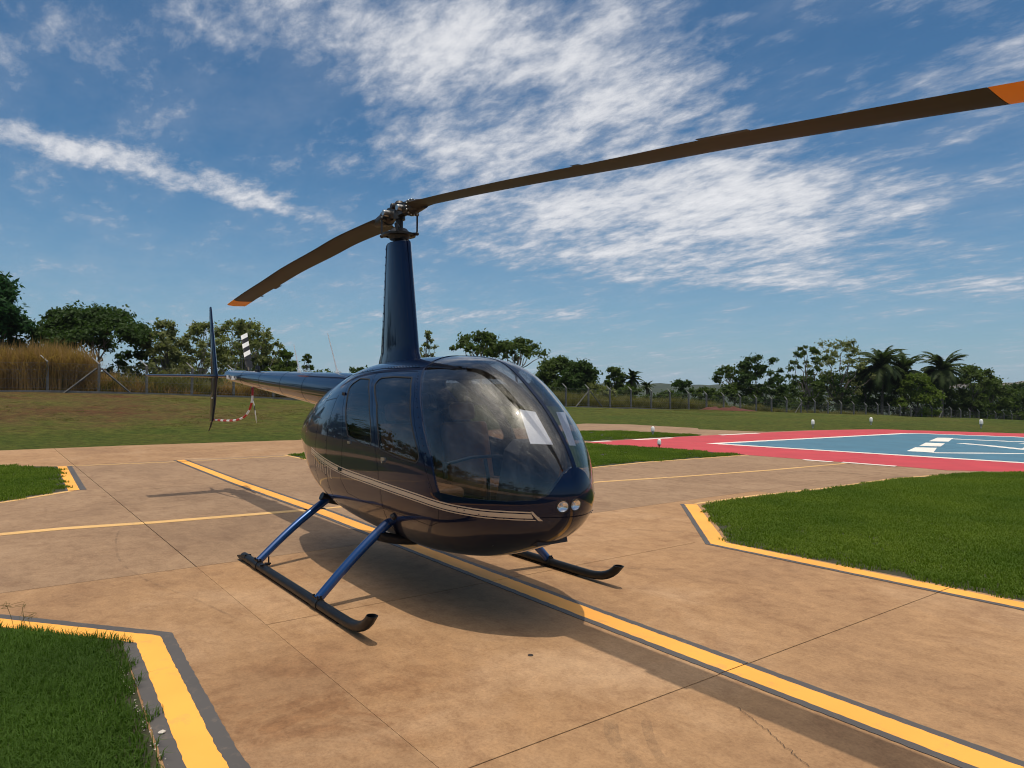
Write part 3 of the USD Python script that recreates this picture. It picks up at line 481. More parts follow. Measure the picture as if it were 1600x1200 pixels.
heli = thing('helicopter', 'dark blue four-seat helicopter parked on its skids over the yellow line', 'helicopter', loc=(0, 0, 0))
FWIN = rounded([(0.405, 1.688), (0.70, 1.700), (0.99, 1.692), (1.135, 1.560), (1.300, 1.352), (1.40, 1.235), (1.497, 1.095), (1.25, 1.112), (0.90, 1.158), (0.845, 1.277), (0.69, 1.484)], 0.035)
RWIN = rounded([(0.29, 1.682), (0.08, 1.690), (-0.02, 1.63), (0.085, 1.508), (0.195, 1.344), (0.29, 1.222), (0.51, 1.185), (0.765, 1.155), (0.672, 1.343), (0.49, 1.541)], 0.035)
BLINE = [(0.33, 1.745), (0.345, 1.70), (0.585, 1.51), (0.755, 1.31), (0.835, 1.16), (0.905, 0.97), (0.92, 0.80), (0.90, 0.70)]
FDOOR = Polygon(BLINE + [(1.05, 0.695), (1.30, 0.685), (1.52, 0.66), (1.63, 0.70), (1.665, 0.80), (1.63, 0.93), (1.535, 1.10), (1.435, 1.242), (1.345, 1.353), (1.19, 1.562), (1.05, 1.69), (0.99, 1.745)])
RDOOR = Polygon([(p[0] - 0.012, p[1]) for p in BLINE] + [(0.55, 0.705), (0.25, 0.74), (0.16, 0.84), (0.19, 1.0), (0.195, 1.2), (0.125, 1.34), (0.02, 1.50), (-0.085, 1.64), (-0.02, 1.735), (0.1, 1.745)])
outer, inner, skin = hull(0.0), hull(-0.024, True), hull(-0.004, True)
shell = outer - inner
WREAR = Polygon([(1.75, 0.5), (1.69, 0.87), (1.655, 0.95), (1.585, 1.152), (1.455, 1.32), (1.345, 1.46), (1.165, 1.645), (1.01, 1.77), (0.98, 1.83), (0.97, 2.1), (3, 2.1), (3, 0.5)])
WFRONT = Polygon([(-0.9, 2.2), (0.9, 2.2), (0.9, 0.92), (0.61, 0.918), (0.52, 0.898), (0.38, 0.897), (0.25, 0.910), (0.19, 0.945), (0.137, 1.02), (0.09, 1.075), (0.03, 1.11), (-0.03, 1.11), (-0.09, 1.075), (-0.137, 1.02), (-0.19, 0.945), (-0.25, 0.910), (-0.38, 0.897), (-0.52, 0.898), (-0.61, 0.918), (-0.9, 0.92)])
screen = prism_y(WREAR) ^ prism_x(WFRONT, 0.6, 3.0)
BOW = 0.015
bow = cube((0.5, -BOW, 0.9), (3, BOW, 2.3))
opening = screen - bow
fdoor, rdoor, fwin, rwin = prism_y(FDOOR), prism_y(RDOOR), prism_y(FWIN), prism_y(RWIN)
# panel seams of the cowling behind the doors and of the roof and nose, as shallow grooves
seams = m3.Manifold()
for p in ([(-0.16, 0.3), (-0.16, 1.55)], [(-0.475, 0.3), (-0.47, 1.70)], [(-0.16, 1.52), (-0.475, 1.49)], [(-0.47, 1.28), (-0.95, 1.22), (-1.6, 1.2)], [(-0.95, 0.4), (-0.95, 1.22)], [(-0.12, 1.738), (0.30, 1.775), (0.95, 1.775)], [(-0.12, 1.738), (-0.55, 1.69), (-1.2, 1.5)],
          [(1.70, 0.86), (2.05, 0.80), (2.45, 0.80)], [(0.9, 0.69), (0.86, 0.40)]):
    seams = seams + prism_y(LineString(p).buffer(0.0035, cap_style=2))
cut = seams - skin
body_m = shell - fdoor - rdoor - opening - cut
# sockets for the landing lamps
LAMPS = [np.array([0, -0.118, 0.868]), np.array([0, -0.028, 0.872])]
for L in LAMPS:
    i = np.argmin(np.hypot(HV[:, 1] - L[1], HV[:, 2] - L[2]) + (HV[:, 0] < 1.5) * 9); L[:] = HV[i]
lamp_n = []
for L in LAMPS:
    nn = HN[np.argmin(np.linalg.norm(HV - L, axis=1))]; lamp_n.append(nn)
    d = trimesh.creation.cylinder(0.043, 0.16, sections=32); a, b, c = frame_of(nn); M = np.eye(4); M[:3, 0], M[:3, 1], M[:3, 2], M[:3, 3] = a, b, c, L; d.apply_transform(M)
    body_m = body_m - m3.Manifold(m3.Mesh(np.array(d.vertices, np.float32), np.array(d.faces, np.uint32)))
body_m = body_m - ((screen ^ cube((0.5, -BOW - .02, .9), (3, BOW + .02, 2.3))) ^ hull(-0.009))
body = put('body', body_m, PAINT, heli)
fd, rd = prism_y(FDOOR.buffer(-0.0035)), prism_y(RDOOR.buffer(-0.0035))
half = {-1: cube((-3, -2, 0), (4, -0.01, 3)), 1: cube((-3, 0.01, 0), (4, 2, 3))}
pane = hull(-0.003) - hull(-0.0075, True)
shelldoor = hull(-0.0005) - inner
for s in (-1, 1):
    d = put('front_door', (shelldoor ^ fd ^ half[s]) - fwin, PAINT, heli)
    put('window_pane', pane ^ prism_y(FWIN.buffer(0.002)) ^ half[s], GLASS_TINT, d)
    put('window_seal', (hull(0.0008) - hull(-0.012, True)) ^ prism_y(FWIN.buffer(0.009).difference(FWIN)) ^ half[s], RUBBER, d)
    x, z = 0.985, 1.085; y = s * (hull_y(x, z) + 0.004)
    mesh('latch', cat_([bx((x - .03, y - .006, z - .011), (x + .03, y + .006, z + .011)), bx((x - .012, y - .012, z - .03), (x + .006, y + .012, z - .012))]), STEEL, d)
    d = put('rear_door', (shelldoor ^ rd ^ half[s]) - rwin, PAINT, heli)
    put('window_pane', pane ^ prism_y(RWIN.buffer(0.002)) ^ half[s], GLASS_TINT, d)
    put('window_seal', (hull(0.0008) - hull(-0.012, True)) ^ prism_y(RWIN.buffer(0.009).difference(RWIN)) ^ half[s], RUBBER, d)
    for hx_, hz_ in ((-0.03, 1.56), (0.165, 0.93)):
        yh = s * (hull_y(hx_, hz_) + 0.004); mesh('hinge', bx((hx_ - .03, yh - .006, hz_ - .012), (hx_ + .03, yh + .006, hz_ + .012)), PAINT, d)
    x, z = 0.335, 1.165; y = s * (hull_y(x, z) + 0.003)
    mesh('latch', bx((x - .022, y - .005, z - .009), (x + .022, y + .005, z + .009)), STEEL, d)
    wsb = put('windshield', pane ^ opening ^ half[s], GLASS, heli)
    put('windshield_frame', (hull(0.0022) - hull(-0.006, True)) ^ (prism_y(WREAR.buffer(0.0)) - prism_y(Polygon(np.array(WREAR.exterior.coords) + [0.014, 0])) ) ^ prism_x(WFRONT, 0.6, 3.0) ^ half[s], PAINT, wsb)
# side stripes
def stripe_side(name, pts, w0, w1, label):
    g = LineString(bez([(x, 0, z) for x, z in pts], 60)[:, [0, 2]])
    return prism_y(Polygon(np.vstack([np.array(g.coords) + [0, w1], (np.array(g.coords) + [0, w0])[::-1]])))
SP = [(-0.72, 1.045), (-0.40, 0.995), (0.24, 0.918), (0.93, 0.886), (1.45, 0.855), (1.83, 0.816), (2.04, 0.806), (2.27, 0.806)]
film = hull(0.0012) - hull(-0.004, True)
for s in (-1, 1):
    for w0, w1, x1 in ((-0.031, -0.024, 2.285), (-0.016, 0.013, 2.262), (0.021, 0.029, 2.268)):
        put('stripe', film ^ stripe_side('s', SP, w0, w1, '') ^ cube((-0.62, -2, 0), (x1, 2, 3)) ^ half[s], BEIGE, body)
    put('stripe', film ^ prism_y(Polygon([(2.262, 0.837), (2.272, 0.837), (2.298, 0.775), (2.28, 0.775)])) ^ half[s], BEIGE, body)
    # the blurred registration on the cowling: pale outlined strokes that cannot be read
    for k in range(8):
        x = -0.50 + 0.062 * k; zz = 0.965 - 0.012 * k
        put('registration_stroke', film ^ prism_y(Polygon([(x, zz - 0.055), (x + 0.011, zz - 0.056), (x + 0.011, zz + 0.045), (x, zz + 0.046)])) ^ half[s], BEIGE, body)
riv = []
def rivet_row(pts, step=0.035):
    g = LineString(pts)
    for t in np.arange(0.01, g.length, step):
        q = g.interpolate(t); d = np.hypot(HV[:, 0] - q.x, HV[:, 2] - q.y) + (HV[:, 1] > 0) * 9; i = np.argmin(d); c = np.array([q.x, HV[i, 1], q.y])
        for sg in (1, -1): riv.append(trimesh.creation.icosphere(1, 0.0042).apply_translation(c * [1, sg, 1] + HN[i] * [0.0008, 0.0008 * sg, 0.0008]))
rivet_row([(1.60, 0.93), (1.55, 1.15), (1.425, 1.32), (1.315, 1.46), (1.135, 1.645), (0.985, 1.765)], 0.03)
rivet_row([(0.92, 1.79), (0.5, 1.79), (-0.05, 1.755)], 0.05); rivet_row([(-0.185, 0.6), (-0.185, 1.5)], 0.06); rivet_row([(-0.50, 0.6), (-0.50, 1.6)], 0.06); rivet_row([(1.72, 0.845), (2.05, 0.785), (2.3, 0.785)], 0.05)
tag(mesh('rivets', cat_(riv), PAINT, body), kind='stuff')
# landing lamps
for L, nn in zip(LAMPS, lamp_n):
    lp = mesh('landing_lamp', lathe([(0.0365, 0.002), (0.043, 0.002), (0.0435, -0.055), (0.0, -0.06), (0.0, -0.056), (0.037, -0.05)], L, nn, 32), BLACK, heli, smooth=30)
    mesh('reflector', lathe([(0.036, -0.002), (0.030, -0.018), (0.020, -0.030), (0.0, -0.036), (0.0, -0.038), (0.0365, -0.003)], L, nn, 32), CHROME, lp, smooth=40)
    mesh('bulb', lathe([(0, -0.012), (0.008, -0.016), (0.009, -0.03), (0, -0.036)], L, nn, 12), WHITE, lp, smooth=40)
    mesh('lens', lathe([(0.0, 0.005), (0.015, 0.0045), (0.028, 0.0030), (0.0365, 0.0005), (0.0365, -0.001), (0.0, 0.002)], L, nn, 32), LENS, lp, smooth=40)
# drain knob, belly step and vents
x, z = 1.034, 0.658; y = -hull_y(x, z)
mesh('side_knob', lathe([(0, 0.022), (0.020, 0.020), (0.026, 0.010), (0.024, -0.01), (0, -0.01)], (x, y, z), (0.05, -0.85, -0.5), 20), DARK_STEEL, heli, smooth=40)
# mast fairing: a streamlined column
def fairing(z, k):
    c, t, xc = np.interp(k, [0, 0.06, 1], [0.74, 0.66, 0.40]), np.interp(k, [0, 0.06, 1], [0.24, 0.21, 0.165]), np.interp(k, [0, 1], [-0.03, -0.075])
    a = np.linspace(0, 2 * np.pi, 40, endpoint=False); ca = np.cos(a)
    xx = xc + c / 2 * np.sign(ca) * np.abs(ca) ** 0.95; yy = t / 2 * np.sin(a) * (1 - 0.22 * np.maximum(-ca, 0))
    return np.stack([xx, yy, np.full_like(a, z)], 1)
zz = np.r_[1.80, np.linspace(1.86, 2.93, 16), 2.945]; rings = [fairing(z, np.clip((z - 1.85) / 1.08, 0, 1)) for z in zz]; rings[-1][:, :2] = rings[-1][:, :2] * 0.93 + np.array([-0.005, 0])
v = np.vstack(rings + [np.array([[-0.075, 0, 2.945]]), np.array([[0, 0, 1.8]])]); n = 40; i, j = np.meshgrid(np.arange(len(zz) - 1), np.arange(n), indexing='ij'); k = (j + 1) % n
q = np.stack([i * n + j, i * n + k, (i + 1) * n + k, (i + 1) * n + j], -1).reshape(-1, 4); e = (len(zz) - 1) * n; J = np.arange(n)
mf = trimesh.Trimesh(v, np.vstack([q[:, [0, 1, 2]], q[:, [0, 2, 3]], np.stack([e + J, e + (J + 1) % n, np.full(n, len(v) - 2)], 1)]), process=False)
mast_f = mesh('mast_fairing', mf, PAINT, heli, smooth=35)
mesh('seam_strip', cat_([bx((-0.085 - .004 + dx, sy * 0.0, z - 0.006), (-0.085 + .004 + dx, sy * 0.0 + 0.001, z + 0.006)) for dx, sy, z in [(0, 1, 2.4)]] + [tube([fairing(z, (z - 1.85) / 1.08)[27] * [1, 1.015, 1] for z in np.linspace(1.9, 2.92, 12)], 0.0028, 6)]
     + [trimesh.creation.icosphere(1, 0.006).apply_translation(fairing(z, (z - 1.85) / 1.08)[26] * [1, 1.01, 1]) for z in np.linspace(1.93, 2.9, 14)]), PAINT, mast_f)
# rotor head
head = mesh('rotor_mast', tube([(-0.05, 0, 2.90), (-0.05, 0, 3.16)], [0.038, 0.034], 20), DARK_STEEL, heli, smooth=30)
SW = np.array([-0.05, 0, 3.015])
sw = mesh('swashplate', cat_([lathe([(0.04, -0.05), (0.085, -0.045), (0.10, -0.012), (0.150, -0.010), (0.152, 0.008), (0.11, 0.014), (0.09, 0.03), (0.07, 0.055), (0.04, 0.06)], SW, n=32)]), BLACK, heli, smooth=30)
AZ = math.radians(1.0); BD = np.array([math.cos(AZ), math.sin(AZ), 0]); BN = np.array([-BD[1], BD[0], 0]); HUB = np.array([-0.05, 0, 3.215])
hub = mesh('rotor_hub', cat_([m for m in [
    trimesh.creation.box((0.34, 0.075, 0.10), transform=trimesh.transformations.rotation_matrix(AZ, (0, 0, 1))).apply_translation(HUB + [0, 0, .02]),
    lathe([(0, 0.115), (0.03, 0.11), (0.05, 0.085), (0.055, -0.06), (0, -0.07)], HUB, n=20),
    lathe([(0, 0.085), (0.022, 0.085), (0.028, 0.07), (0.028, -0.07), (0.022, -0.085), (0, -0.085)], HUB + [0, 0, .055], BN, 16)]]), DARK_STEEL, heli, smooth=30)
for s in (-1, 1):
    c = HUB + BD * s * 0.13 + [0, 0, 0.015]
    mesh('coning_bolt', lathe([(0, 0.10), (0.026, 0.10), (0.03, 0.088), (0.03, -0.088), (0.026, -0.10), (0, -0.10)], c, BN, 16), STEEL, hub, smooth=30)
BL = {1: [(0.13, 3.225), (0.30, 3.222), (0.80, 3.186), (1.64, 3.108), (2.88, 2.975), (3.54, 2.908), (4.06, 2.846), (4.47, 2.795), (5.03, 2.722)],
      -1: [(0.13, 3.225), (0.35, 3.205), (0.60, 3.200), (1.20, 3.182), (1.86, 3.130), (2.84, 3.058), (3.52, 2.985), (4.3, 2.905), (5.03, 2.815)]}
CHORD = 0.262
def airfoil(chord, thick, tw):
    t = np.r_[0.0, .02, .07, .16, .30, .5, .75, 1.0]; h = 0.5 * thick * np.array([0, .45, .75, .96, 1.0, .82, .45, .03])
    u = np.r_[t, t[::-1][1:-1]]; w = np.r_[h, -h[::-1][1:-1]]
    y = (0.27 - u) * chord; return y * math.cos(tw) - w * math.sin(tw), y * math.sin(tw) + w * math.cos(tw)
for s in (1, -1):
    rr, zz_ = np.array(BL[s]).T; zi = PchipInterpolator(rr, zz_)
    def section(r, chord=CHORD, thick=0.031, tw=None, lead=s):
        tw = math.radians(8.0 - 6.0 * r / 5.03) if tw is None else tw
        y, z = airfoil(chord, thick, tw); return HUB * [1, 1, 0] + BD * s * r + BN * lead * y[:, None] + np.array([0, 0, 1.0]) * (z[:, None] + zi(r))
    def span(r0, r1, k, swept=0.0, **kw):
        R = np.linspace(r0, r1, k); S = [section(r, **kw) for r in R]
        if swept: 
            y = airfoil(CHORD, .031, 0)[0]; S[0] = S[0] + BD * s * (swept * (y[:, None] - y.min()) / CHORD)
        n = len(S[0]); v = np.vstack(S + [S[0].mean(0)[None], S[-1].mean(0)[None]]); i, j = np.meshgrid(np.arange(k - 1), np.arange(n), indexing='ij'); kk = (j + 1) % n
        q = np.stack([i * n + j, i * n + kk, (i + 1) * n + kk, (i + 1) * n + j], -1).reshape(-1, 4); J = np.arange(n); e = (k - 1) * n
        T = trimesh.Trimesh(v, np.vstack([q[:, [0, 1, 2]], q[:, [0, 2, 3]], np.stack([np.full(n, k * n), (J + 1) % n, J], 1), np.stack([np.full(n, k * n + 1), e + J, e + (J + 1) % n], 1)]), process=False)
        if T.volume < 0: T.invert()
        return T
    b = mesh('rotor_blade', span(0.40, 4.80 if s > 0 else 4.72, 40), BLADE_PAINT, heli, smooth=30)
    mesh('blade_tip', span(4.803 if s > 0 else 4.723, 5.03, 4), TIP_ORANGE, b, smooth=30)
    # trim tabs on the trailing edge
    for r0, r1 in ((3.50, 3.80), (2.55, 2.62)) if s > 0 else ((3.60, 3.82), (4.3, 4.36)):
        P = []
        for r in (r0, r1):
            S = section(r); te = S[7]; P += [te, te + (S[7] - S[0]) / CHORD * 0.028]
        P = np.array(P); off = np.array([0, 0, 0.0015])
        mesh('trim_tab', trimesh.convex.convex_hull(np.vstack([P + off, P - off])), BLADE_EDGE, b)
    # root cuff: round spindle housing widening into the blade
    cuff = [(0.13, .052), (0.17, .064), (0.21, .064), (0.215, .076), (0.245, .076), (0.25, .060), (0.33, .058), (0.45, .040)]
    g = tube([HUB * [1, 1, 0] + BD * s * r + [0, 0, float(zi(r))] for r, _ in cuff], [q for _, q in cuff], 20)
    c = mesh('blade_cuff', g, DARK_STEEL, b, smooth=40)
    ring = [trimesh.creation.icosphere(1, 0.0085).apply_translation(HUB * [1, 1, 0] + BD * s * 0.243 + [0, 0, float(zi(.243))] + 0.068 * (math.cos(a) * BN + math.sin(a) * np.array([0, 0, 1]))) for a in np.linspace(0, 2 * np.pi, 14, endpoint=False)]
    mesh('cuff_bolts', cat_(ring), STEEL, c)
    root = []
    for r, ch, th in ((0.30, 0.10, 0.075), (0.36, 0.17, 0.062), (0.42, 0.235, 0.045), (0.50, CHORD * 1.01, 0.034)): root.append(section(r, chord=ch, thick=th))
    mesh('blade_root', trimesh.convex.convex_hull(np.vstack(root)), BLADE_PAINT, b)
    # pitch horn and link
    hx = HUB * [1, 1, 0] + BD * s * 0.15 + BN * s * 0.10; zt_ = float(zi(.2)) - 0.035
    mesh('pitch_horn', cat_([tube([HUB * [1, 1, 0] + BD * s * 0.22 + [0, 0, float(zi(.2)) - .03], hx + [0, 0, zt_]], [0.028, 0.017], 10)]), DARK_STEEL, c)
    lo = np.array([hx[0], hx[1], SW[2]])
    mesh('pitch_link', cat_([tube([lo, hx + [0, 0, zt_]], 0.0085, 8), trimesh.creation.icosphere(1, 0.018).apply_translation(lo), trimesh.creation.icosphere(1, 0.018).apply_translation(hx + [0, 0, zt_])]), BLACK, sw)
    mesh('swash_arm', tube([SW + BD * s * 0.08 + BN * s * 0.08, lo], [0.022, 0.014], 8), BLACK, sw)
mesh('drive_scissors', cat_([tube([SW + [0.05, -0.03, 0.06], SW + [0.13, -0.10, 0.07], ], 0.012, 8), tube([SW + [0.13, -0.10, 0.07], SW + [0.135, -0.09, 0.0]], [0.018, 0.012], 8)]), BLACK, sw)
# tail boom
def boomr(x): return np.interp(x, [-5.56, -5.5, -1.2, -0.8], [0.070, 0.078, 0.205, 0.215])
def boomz(x): return np.interp(x, [-5.56, -1.2, -0.8], [1.784, 1.562, 1.54])
xs = np.r_[-5.56, -5.54, np.linspace(-5.5, -0.9, 24)]
r_ = np.array([boomr(x) for x in xs]); r_[0] *= 0.8
boom = mesh('tail_boom', tube([(x, 0, boomz(x)) for x in xs], r_, 36), PAINT, heli, smooth=40)
for x in (-4.6, -3.7, -2.8, -2.0): mesh('boom_band', tube([(x - .012, 0, boomz(x)), (x + .012, 0, boomz(x))], boomr(x) + 0.0018, 36), PAINT, boom, smooth=40)
gb = mesh('tail_gearbox', cat_([lathe([(0, 0.16), (0.03, 0.155), (0.055, 0.11), (0.06, -0.02), (0.045, -0.07), (0, -0.075)], (-5.31, 0.03, 1.785), (0, 1, 0), 20), tube([(-5.5, 0, 1.784), (-5.66, 0, 1.784)], [0.07, 0.045], 16)]), DARK_STEEL, boom, smooth=30)
mesh('beacon', cat_([disc(0.035, 0.02, (-4.15, 0, boomz(-4.15) + boomr(-4.15) - .004), n=20), lathe([(0, 0.075), (0.02, 0.072), (0.028, 0.055), (0.03, 0.02), (0, 0.02)], (-4.15, 0, boomz(-4.15) + boomr(-4.15)), n=20)]), BLACK, boom, smooth=30)
for x in (-4.95, -5.25):
    y = -boomr(x) - 0.004; mesh('boom_fitting', cat_([bx((x - .05, y - .02, boomz(x) - .045), (x + .05, y + .02, boomz(x) - .020)), bx((x + .01, y - .028, boomz(x) - .03), (x + .035, y - .004, boomz(x) + .012))]), WHITE, boom)
for x0, p1, lean in ((-1.42, 0.44, -0.28), (-2.55, 0.34, -0.20)):
    z0 = boomz(x0) + boomr(x0) - .005
    a = mesh('whip_antenna', cat_([tube([(x0, 0, z0), (x0 + lean * .12, 0, z0 + p1 * .12)], [0.020, 0.009], 10), tube([(x0 + lean * .12, 0, z0 + p1 * .12), (x0 + lean, 0, z0 + p1)], [0.008, 0.0045], 8)]), WHITE, boom)
    mesh('antenna_foot', disc(0.03, 0.012, (x0, 0, z0 - .003), n=16), WHITE, a)
# empennage: a fin above and below a stabiliser that sticks out to the right
def wing(stations):                                     # (centre of leading edge, chord vector, thickness vector)
    t = np.array([0, .04, .15, .35, .65, 1.0]); h = np.array([0, .42, .85, 1.0, .6, .04]); S = []
    for le, cv, tv in stations:
        le, cv, tv = (np.asarray(q, float) for q in (le, cv, tv))
        S.append(np.vstack([le + cv * u + tv * w / 2 for u, w in zip(t, h)] + [le + cv * u - tv * w / 2 for u, w in zip(t[-2:0:-1], h[-2:0:-1])]))
    n, k = len(S[0]), len(S); v = np.vstack(S + [S[0].mean(0)[None], S[-1].mean(0)[None]]); i, j = np.meshgrid(np.arange(k - 1), np.arange(n), indexing='ij'); kk = (j + 1) % n; J = np.arange(n); e = (k - 1) * n
    q = np.stack([i * n + j, i * n + kk, (i + 1) * n + kk, (i + 1) * n + j], -1).reshape(-1, 4)
    T = trimesh.Trimesh(v, np.vstack([q[:, [0, 1, 2]], q[:, [0, 2, 3]], np.stack([np.full(n, k * n), (J + 1) % n, J], 1), np.stack([np.full(n, k * n + 1), e + J, e + (J + 1) % n], 1)]), process=False)
    if T.volume < 0: T.invert()
    return T
ZS, YF = 1.765, -0.245
mesh('stabiliser', wing([((-5.26, -0.02, ZS), (-0.30, 0, 0), (0, 0, 0.045)), ((-5.30, -1.15, ZS), (-0.26, 0, 0), (0, 0, 0.034)), ((-5.31, -1.175, ZS), (-0.24, 0, 0), (0, 0, 0.016))]), PAINT, heli, smooth=30)
fin = mesh('vertical_fin', wing([((-5.24, YF, ZS), (-0.36, 0, 0), (0, 0.062, 0)), ((-5.44, YF, ZS + 0.55), (-0.24, 0, 0), (0, 0.046, 0)), ((-5.62, YF, 2.81), (-0.13, 0, 0), (0, 0.03, 0)), ((-5.63, YF, 2.825), (-0.10, 0, 0), (0, 0.012, 0))]), PAINT, heli, smooth=30)
mesh('vertical_fin', wing([((-5.24, YF, ZS), (-0.36, 0, 0), (0, 0.062, 0)), ((-5.34, YF, 1.35), (-0.30, 0, 0), (0, 0.055, 0)), ((-5.46, YF, 1.09), (-0.22, 0, 0), (0, 0.04, 0)), ((-5.47, YF, 1.08), (-0.20, 0, 0), (0, 0.02, 0))]), PAINT, heli, smooth=30)
mesh('tail_skid', tube([(-5.50, YF, 1.12), (-5.60, YF, 1.0), (-5.70, YF, 0.93)], [0.016, 0.012, 0.007], 8), BLACK, fin)
mesh('fin_light', lathe([(0, .02), (.012, .018), (.016, 0), (0, 0)], (-5.40, YF - .02, 1.44), (0, -1, 0), 12), WHITE, fin, smooth=40)
# striped guard below the boom
GP = bez([(-4.30, -0.02, 1.63), (-4.27, -0.03, 1.45), (-4.33, -0.05, 1.29), (-4.50, -0.08, 1.18), (-4.80, -0.13, 1.125), (-5.20, -0.19, 1.11), (-5.60, -0.235, 1.115)], 40)
gl = np.r_[0, np.cumsum(np.linalg.norm(np.diff(GP, axis=0), axis=1))]; guard = mesh('tail_guard', tube(GP, 0.0145, 10), WHITE, heli, smooth=40)
for k in range(8):
    a, b_ = gl[-1] * (0.02 + k * 0.125), gl[-1] * (0.02 + k * 0.125 + 0.066); m_ = np.linspace(a, min(b_, gl[-1]), 8)
    mesh('red_band', tube(np.stack([np.interp(m_, gl, GP[:, c]) for c in range(3)], 1), 0.0158, 10), RED, guard, smooth=40)
# tail rotor on the left side
TR = np.array([-5.31, 0.235, 1.79]); tdir = np.array([-0.55, 0, 1.0]); tdir /= np.linalg.norm(tdir)
tr = mesh('tail_rotor_hub', cat_([lathe([(0, .05), (.03, .045), (.035, -.05), (0, -.06)], TR, (0, 1, 0), 16), tube([TR - tdir * .13, TR + tdir * .13], 0.028, 12)]), DARK_STEEL, heli, smooth=30)
tq = np.cross(tdir, [0, 1, 0])
for s in (1, -1):
    def tsec(r, ch=0.13):
        ang = math.radians(70 if s > 0 else 15); cv = tq * math.cos(ang) + np.array([0, 1, 0]) * math.sin(ang); tv = np.cross(tdir, cv); return (TR + tdir * s * r - cv * ch * .3, cv * ch, tv * 0.014)
    tb = mesh('tail_rotor_blade', wing([tsec(.10, .05), tsec(.17), tsec(.27)]), BLADE_EDGE, tr, smooth=30)
    for k in range(6):
        r0 = .27 + k * .078
        # slanting bands
        le0, cv, tv = tsec(r0); le1, _, _ = tsec(r0 + .0775); sk = tdir * s * 0.05
        w = wing([(le0 - sk * .9, cv + sk * 1.9, tv), (le1 - sk * .9, cv + sk * 1.9, tv)])
        mesh('blade_band', w, WHITE if k % 2 else BLADE_EDGE, tb, smooth=30)
# landing gear
def strut(name, x0, x1, y0, z0, y1, z1, s, parent, r=0.036):
    P = [(x0 + (x1 - x0) * t, s * (y0 + (y1 - y0) * t), z0 + (z1 - z0) * t + 0.03 * math.sin(math.pi * t)) for t in np.linspace(0, 1, 10)]
    return mesh(name, tube(P, np.linspace(r * .92, r, 10), 18, flat=(1.0, 1.0)), STRUT_SUNLIT_BLUE, parent, smooth=40)
for s in (-1, 1):
    ys = s * 1.09
    P = bez([(-0.98, ys, 0.045), (-0.5, ys, 0.045), (0.5, ys, 0.045), (1.15, ys, 0.045), (1.34, ys, 0.046), (1.48, ys, 0.060), (1.59, ys, 0.096), (1.665, ys, 0.147), (1.70, ys, 0.185)], 48)
    tt = P[-1] - P[-2]; tt /= np.linalg.norm(tt); NP = len(P)
    def level(m, first=False):
        v = np.array(m.vertices); sl = slice(0, 20) if first else slice((NP - 1) * 20, NP * 20); v[sl] += tt * np.clip((P[-1][2] - v[sl, 2:3]) / tt[2], -.06, .06); return trimesh.Trimesh(v, m.faces, process=False), v[sl]
    sk_t, ro = level(tube(P, 0.0352, 20, caps=False)); bore, ri = level(tube(P, 0.0305, 20, caps=False)); bore.invert(); k = mesh('skid', sk_t, SKID_PAINT, heli, smooth=40)
    mesh('skid_bore', bore, RUBBER, k)
    J = np.arange(20); K = (J + 1) % 20; mesh('skid_end_rim', (np.vstack([ro, ri]), np.vstack([np.stack([J, K, 20 + K], 1), np.stack([J, 20 + K, 20 + J], 1)])), SKID_PAINT, k)
    mesh('skid_toe', trimesh.convex.convex_hull(np.vstack([P[0] + np.array([[-.10, -.035, -.015], [-.10, .035, -.015], [-.10, -.035, -.005], [-.10, .035, -.005], [.12, -.038, .0], [.12, .038, .0], [.12, -.026, .037], [.12, .026, .037], [0.0, -.038, -.028], [0, .038, -.028]])])), SKID_PAINT, k)
    mesh('wear_shoe', bx((-0.85, ys - .022, 0.001), (1.2, ys + .022, 0.0095)), DARK_STEEL, k)
    for x in (-0.58, 0.80):
        mesh('strut_clamp', cat_([tube([(x - .055, ys, .045), (x + .055, ys, .045)], 0.040, 18), bx((x - .05, ys - .02, .078), (x + .05, ys + .02, .090))] + [disc(.009, .016, (x + a, ys + b, .087), n=8) for a in (-.035, .035) for b in (-.012, .012)]), SKID_PAINT, k, smooth=30)
    mesh('wheel_bracket', cat_([bx((-.40, ys - .04, .072), (-.385, ys + .045, .088)), tube([(-.39, ys + .035, .08), (-.39, ys + .035, .15)], .0065, 8), tube([(-.44, ys + .02, .082), (-.36, ys + .04, .095)], .008, 8)]), SKID_PAINT, k)
    strut('front_strut', 0.80, 0.815, 1.085, 0.072, 0.40, 0.665, s, heli, 0.038)
    strut('rear_strut', -0.58, -0.76, 1.085, 0.072, 0.33, 0.565, s, heli, 0.036)
for x, y, z in ((0.815, 0.62, 0.485), (-0.75, 0.44, 0.575)):
    hb = [(x, a * y, z + (0.0 if abs(a) > .9 else -0.04 if abs(a) > .7 else -0.075)) for a in (-1, -.8, -.4, .4, .8, 1)]
    mesh('cross_tube_fairing', tube(bez(hb, 20), 0.040, 14), BLACK, heli, smooth=40)
